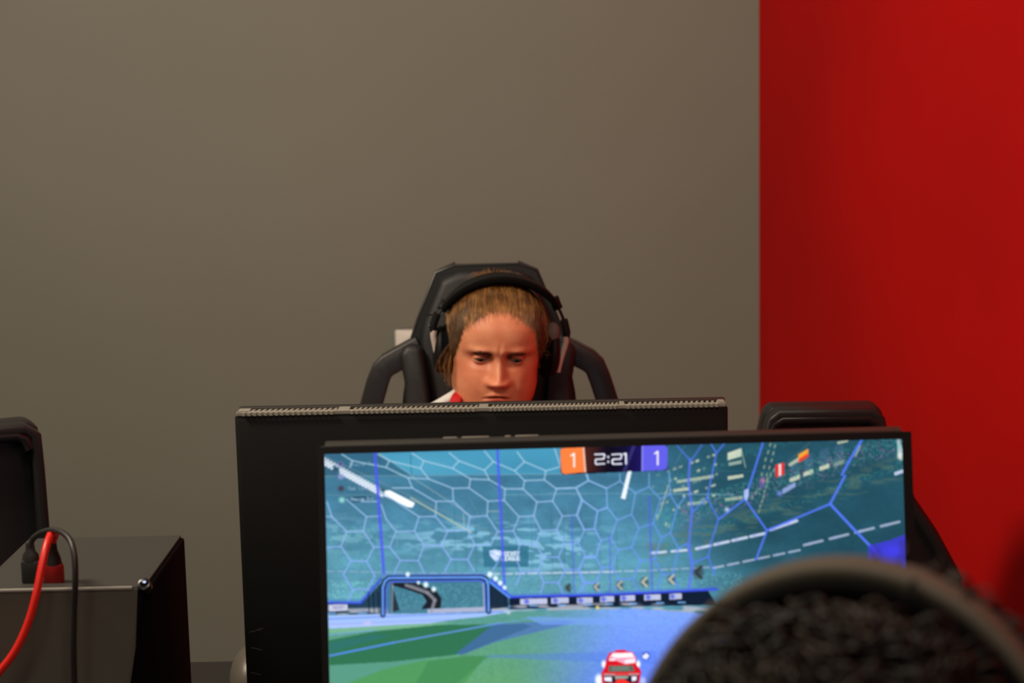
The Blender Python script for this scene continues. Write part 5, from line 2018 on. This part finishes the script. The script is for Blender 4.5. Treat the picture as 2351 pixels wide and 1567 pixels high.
b = band_mesh(arc(.1080, .0960, .0330, .010, -.014, -68, 60, xc=.008), .0235, .013, lambda t_: .55 + .45 * math.sin(math.pi * min(max(t_, .0), 1)) ** .5)
obj('headband', b, M['foam'], HS)
b = band_mesh(arc(.1125, .1010, .0330, .010, -.016, -66, 58, xc=.008), .0150, .004, lambda t_: .55 + .45 * math.sin(math.pi * t_) ** .5)
obj('band_cover', b, M['band_black'], HS)
for s in (-1, 1):
    xs = s * .100 + .004
    a_end = R(68 if s < 0 else 60)
    p_top = Vector((.008 + s * .109 * math.sin(a_end), .008, .033 + .099 * math.cos(a_end)))
    hingeL = Vector((.1220, .010, .042)) if s > 0 else Vector((-.1075, -.004, .050))
    b = bmesh.new()
    sweep(b, [p_top + Vector((-s * .004, 0, .010)), p_top, p_top + (hingeL - p_top) * .25], rrect(.017, .012, .4), up=Vector((0, 1, 0)))
    obj('band_end', b, M['plastic'], HS)
    b = bmesh.new()
    tube(b, [p_top, p_top.lerp(hingeL, .5) + Vector((s * .0015, 0, 0)), hingeL], .0028, 8, 6)
    obj('slider', b, M['steel_dark'], HS)
    b = bmesh.new()
    sweep(b, smooth_path([hingeL + Vector((-s * .003, 0, .010)), hingeL, hingeL + Vector((s * .003, 0, -.012)), hingeL + Vector((s * .002, 0, -.020))], 4), rrect(.013, .016, .4),
          up=Vector((0, 1, 0)))
    obj('hinge', b, M['plastic'], HS)
    # yoke arm
    b = bmesh.new()
    y0 = hingeL + Vector((s * .001, 0, -.018))
    sweep(b, smooth_path([y0, y0 + Vector((s * .001, .001, -.012)), y0 + Vector((-s * .003, .002, -.030)), y0 + Vector((-s * .008, .002, -.052)), y0 + Vector((-s * .010, .002, -.066))], 4),
          rrect(.0105, .017, .4), up=Vector((0, 1, 0)))
    obj('yoke', b, M['silver'], HS)
    # cup with cushion
    c0 = Vector((s * .094 + .003, .012, -.008))
    b = bmesh.new()
    ellipsoid(b, c0 + Vector((s * .006, 0, 0)), (.013, .036, .042), 32, 20)
    obj('ear_cup', b, M['plastic'], HS)
    b = bmesh.new()
    ringp = [c0 + Vector((-s * .007, math.cos(a) * .029, math.sin(a) * .036)) for a in [2 * math.pi * k / 32 for k in range(33)]]
    sweep(b, ringp, circ(.0095, 12), up=Vector((1, 0, 0)))
    obj('ear_cushion', b, M['foam'], HS)
b = bmesh.new()
ellipsoid(b, (.099, .002, .030), (.013, .016, .019), 24, 16)
obj('cup_housing', b, M['cushion'], HS)
b = bmesh.new()
tube(b, [Vector((-.109, .008, .040)), Vector((-.116, .004, .039)), Vector((-.116, .000, .033)), Vector((-.108, .000, .030)), Vector((-.102, .004, .031))], .0013, 8, 8)
cyl(b, (-.105, .006, .054), (-.121, .002, .056), .0014, n=10)
obj('cable_clip', b, M['steel_dark'], HS)

# ------------------------------------------------------------------ person in the foreground
S2 = .98
h2R = Matrix.Rotation(R(180 - 22), 3, 'Z') @ Matrix.Rotation(R(4), 3, 'Y') @ Matrix.Rotation(R(4), 3, 'X')
topP = P(1965, 1404, 0.80)
h2T = topP - Vector((0, 0, .116 * S2))
HM2 = Matrix.Translation(h2T) @ h2R.to_4x4() @ Matrix.Scale(S2, 4)
FP = thing('person', 'dark curly-haired person out of focus in the foreground, seen from behind', 'person', (h2T.x, h2T.y, 0))
FPo = Vector(FP.location)
XL, YL, ZL, TL_ = head_arrays(False)
LV, LF = grid_mesh(XL, YL, ZL)
J = {}
E = []
bx, by = h2T.x + .01, h2T.y
zc = h2T.z
J['pelvis'] = (bx, by - .12, .56, .15, .13)
J['waist'] = (bx, by - .10, .72, .145, .12)
J['chest'] = (bx, by - .06, zc - .34 if zc - .34 > .8 else .82, .165, .12)
J['collar'] = (bx, by - .02, zc - .20, .085, .075)
J['neckb'] = (bx - .005, by - .005, zc - .155, .060)
J['neckt'] = (h2T.x, h2T.y - .015, zc - .07, .058)
E += [('pelvis', 'waist'), ('waist', 'chest'), ('chest', 'collar'), ('collar', 'neckb'), ('neckb', 'neckt')]
for s, n_ in ((-1, 'l'), (1, 'r')):
    J[n_ + 'sh'] = (bx + s * .175, by - .02, zc - .235, .068)
    J[n_ + 'el'] = (bx + s * .235, by + .12, .82, .048)
    J[n_ + 'wr'] = (bx + s * .14, by + .36, .795, .030)
    E += [('collar', n_ + 'sh'), (n_ + 'sh', n_ + 'el'), (n_ + 'el', n_ + 'wr')]
    hand_joints(J, E, n_ + 'wr', (-s * .22, 1, -.02), (1, s * .22, 0), (0, 0, 1), s, n_, .35)
    J[n_ + 'hip'] = (bx + s * .09, by - .08, .575, .092)
    J[n_ + 'knee'] = (bx + s * .13, by + .32, .56, .066)
    J[n_ + 'ank'] = (bx + s * .12, by + .32, .10, .044)
    J[n_ + 'toe'] = (bx + s * .13, by + .47, .035, .030)
    E += [('pelvis', n_ + 'hip'), (n_ + 'hip', n_ + 'knee'), (n_ + 'knee', n_ + 'ank'), (n_ + 'ank', n_ + 'toe')]
bv_, bf_ = skin_body(J, E, 'pelvis')


def toFP(v):
    return [(x - FPo.x, y - FPo.y, z - FPo.z) for x, y, z in v]


allv = [tuple(HM2 @ Vector(v)) for v in LV]
allf = [tuple(f) for f in LF]
o_ = len(allv)
allv += bv_
allf += [tuple(i + o_ for i in f) for f in bf_]
for s in (-1, 1):
    ev_, ef_ = ear_mesh(s)
    o_ = len(allv)
    allv += [tuple(HM2 @ Vector(v)) for v in ev_]
    allf += [tuple(i + o_ for i in f) for f in ef_]
body2 = pyobj('body', toFP(allv), allf, M['skin'], FP)
tone_attr(body2.data, np.ones((len(allv), 3)) * np.array([.8, .72, .66]))
cap2 = build_hair(FP, FPo, HM2, 0, None, M['hair_dark'])
tone_attr(cap2.data, np.ones((len(cap2.data.vertices), 3)) * .5)
paths, rads, tns = [], [], []
while len(paths) < 2600:
    d_ = Vector((rng.normal(), rng.normal(), rng.normal() + .3))
    p = surf.at(d_)
    if inside_amt(p) <= .004 or p.z < -.07:
        continue
    n_ = (p - surf.c).normalized()
    if p.y < -.005 and p.x > .0 and n_.z < .8:
        continue
    if abs(n_.y - .03) < .13 and n_.z > -.1 and rng.random() < .93:
        continue
    side = n_.cross(Vector((0, 0, 1)))
    if side.length < .1:
        side = Vector((1, 0, 0))
    side.normalize()
    dn = (side.cross(n_)) * -1
    if dn.z > 0:
        dn = -dn
    L_ = rng.uniform(.018, .038)
    if p.x < -.01 and p.y < .012:
        p = p + n_ * rng.uniform(.001, .011)
    rc = rng.uniform(.0028, .0055)
    w0 = rng.uniform(0, 6.28)
    turn = rng.uniform(7, 13) * (1 if rng.random() < .5 else -1)
    base_ = p
    dir_ = (dn * .8 + n_ * rng.uniform(.15, .45) + side * rng.normal() * .5).normalized()
    line_ = []
    for q_ in range(14):
        t_ = q_ / 13
        a = w0 + turn * t_
        c0 = base_ + dir_ * (L_ * t_) + n_ * (.003 + .006 * math.sin(t_ * 3.1))
        line_.append(c0 + (side * math.cos(a) + n_ * math.sin(a)) * rc * min(1, t_ * 3))
    paths.append([tuple((HM2 @ q_) - FPo) for q_ in line_])
    rads.append(rng.uniform(.0008, .0018))
    v_ = rng.uniform(.2, .7) * (1.0 + 1.1 * (rng.random() < .15))
    tns.append((v_ * 1.05, v_ * .92, v_ * .8))
strands(paths, rads, 'curls', M['hair_dark'], cap2, tns, sides=5)
JJ = clothes(['pelvis', 'waist', 'chest', 'collar', 'lsh', 'rsh', 'lel', 'rel'], .014, J, {'lwr': J['lwr'][:3] + (.038,), 'rwr': J['rwr'][:3] + (.038,)})
JJ['ntop'] = (J['neckb'][0], J['neckb'][1], J['neckb'][2] + .004, .066)
v, f = skin_body(JJ, [('pelvis', 'waist'), ('waist', 'chest'), ('chest', 'collar'), ('collar', 'ntop'), ('collar', 'lsh'), ('collar', 'rsh'), ('lsh', 'lel'), ('rsh', 'rel'),
                      ('lel', 'lwr'), ('rel', 'rwr')], 'pelvis')
pyobj('hoodie', toFP(v), f, M['hoodie'], FP)
JJ = clothes(['pelvis', 'lhip', 'lknee', 'lank', 'rhip', 'rknee', 'rank'], .010, J)
v, f = skin_body(JJ, [('pelvis', 'lhip'), ('lhip', 'lknee'), ('lknee', 'lank'), ('pelvis', 'rhip'), ('rhip', 'rknee'), ('rknee', 'rank')], 'pelvis')
pyobj('trousers', toFP(v), f, M['trousers'], FP)
for n_ in ('l', 'r'):
    JJ = clothes([n_ + 'toe'], .012, J)
    JJ[n_ + 'heel'] = (J[n_ + 'ank'][0], J[n_ + 'ank'][1] - .03, .042, .042)
    JJ[n_ + 'ank'] = (J[n_ + 'ank'][0], J[n_ + 'ank'][1], .085, .047)
    v, f = skin_body(JJ, [(n_ + 'ank', n_ + 'heel'), (n_ + 'heel', n_ + 'toe')], n_ + 'heel')
    pyobj('shoe', toFP(v), f, M['shoe'], FP)

# headphones of the foreground person
HP = thing('headphones', 'blurred taupe-banded headphones on the dark-haired foreground head', 'headphones', h2T, h2R.to_euler())
b = band_mesh(arc(.1045, .1060, .026, .018, -.004, -82, 82, xc=0), .0130, .009, lambda t_: .8 + .2 * math.sin(math.pi * t_))
obj('headband', b, M['band_grey'], HP)
b = band_mesh(arc(.0975, .0990, .026, .020, -.002, -72, 72, xc=0), .0165, .007)
obj('band_pad', b, M['foam'], HP)
for s in (-1, 1):
    c0 = Vector((s * .098, .014, -.010))
    b = bmesh.new()
    ellipsoid(b, c0 + Vector((s * .008, 0, 0)), (.014, .037, .044), 28, 18)
    obj('ear_cup', b, M['plastic'], HP)
    b = bmesh.new()
    ringp = [c0 + Vector((-s * .006, math.cos(a) * .029, math.sin(a) * .036)) for a in [2 * math.pi * k / 28 for k in range(29)]]
    sweep(b, ringp, circ(.010, 10), up=Vector((1, 0, 0)))
    obj('ear_cushion', b, M['foam'], HP)
# stool the foreground person sits on
ST = thing('stool', 'round black stool under the foreground person', 'stool', (bx, by - .12, 0))
b = bmesh.new()
cyl(b, (0, 0, .375), (0, 0, .43), .17, n=40, bev=.015)
obj('seat', b, M['leather'], ST)
b = bmesh.new()
cyl(b, (0, 0, .02), (0, 0, .38), .028)
obj('column', b, M['steel_dark'], ST)
b = bmesh.new()
cyl(b, (0, 0, 0), (0, 0, .025), .20, n=40, bev=.008)
obj('base', b, M['steel_dark'], ST)
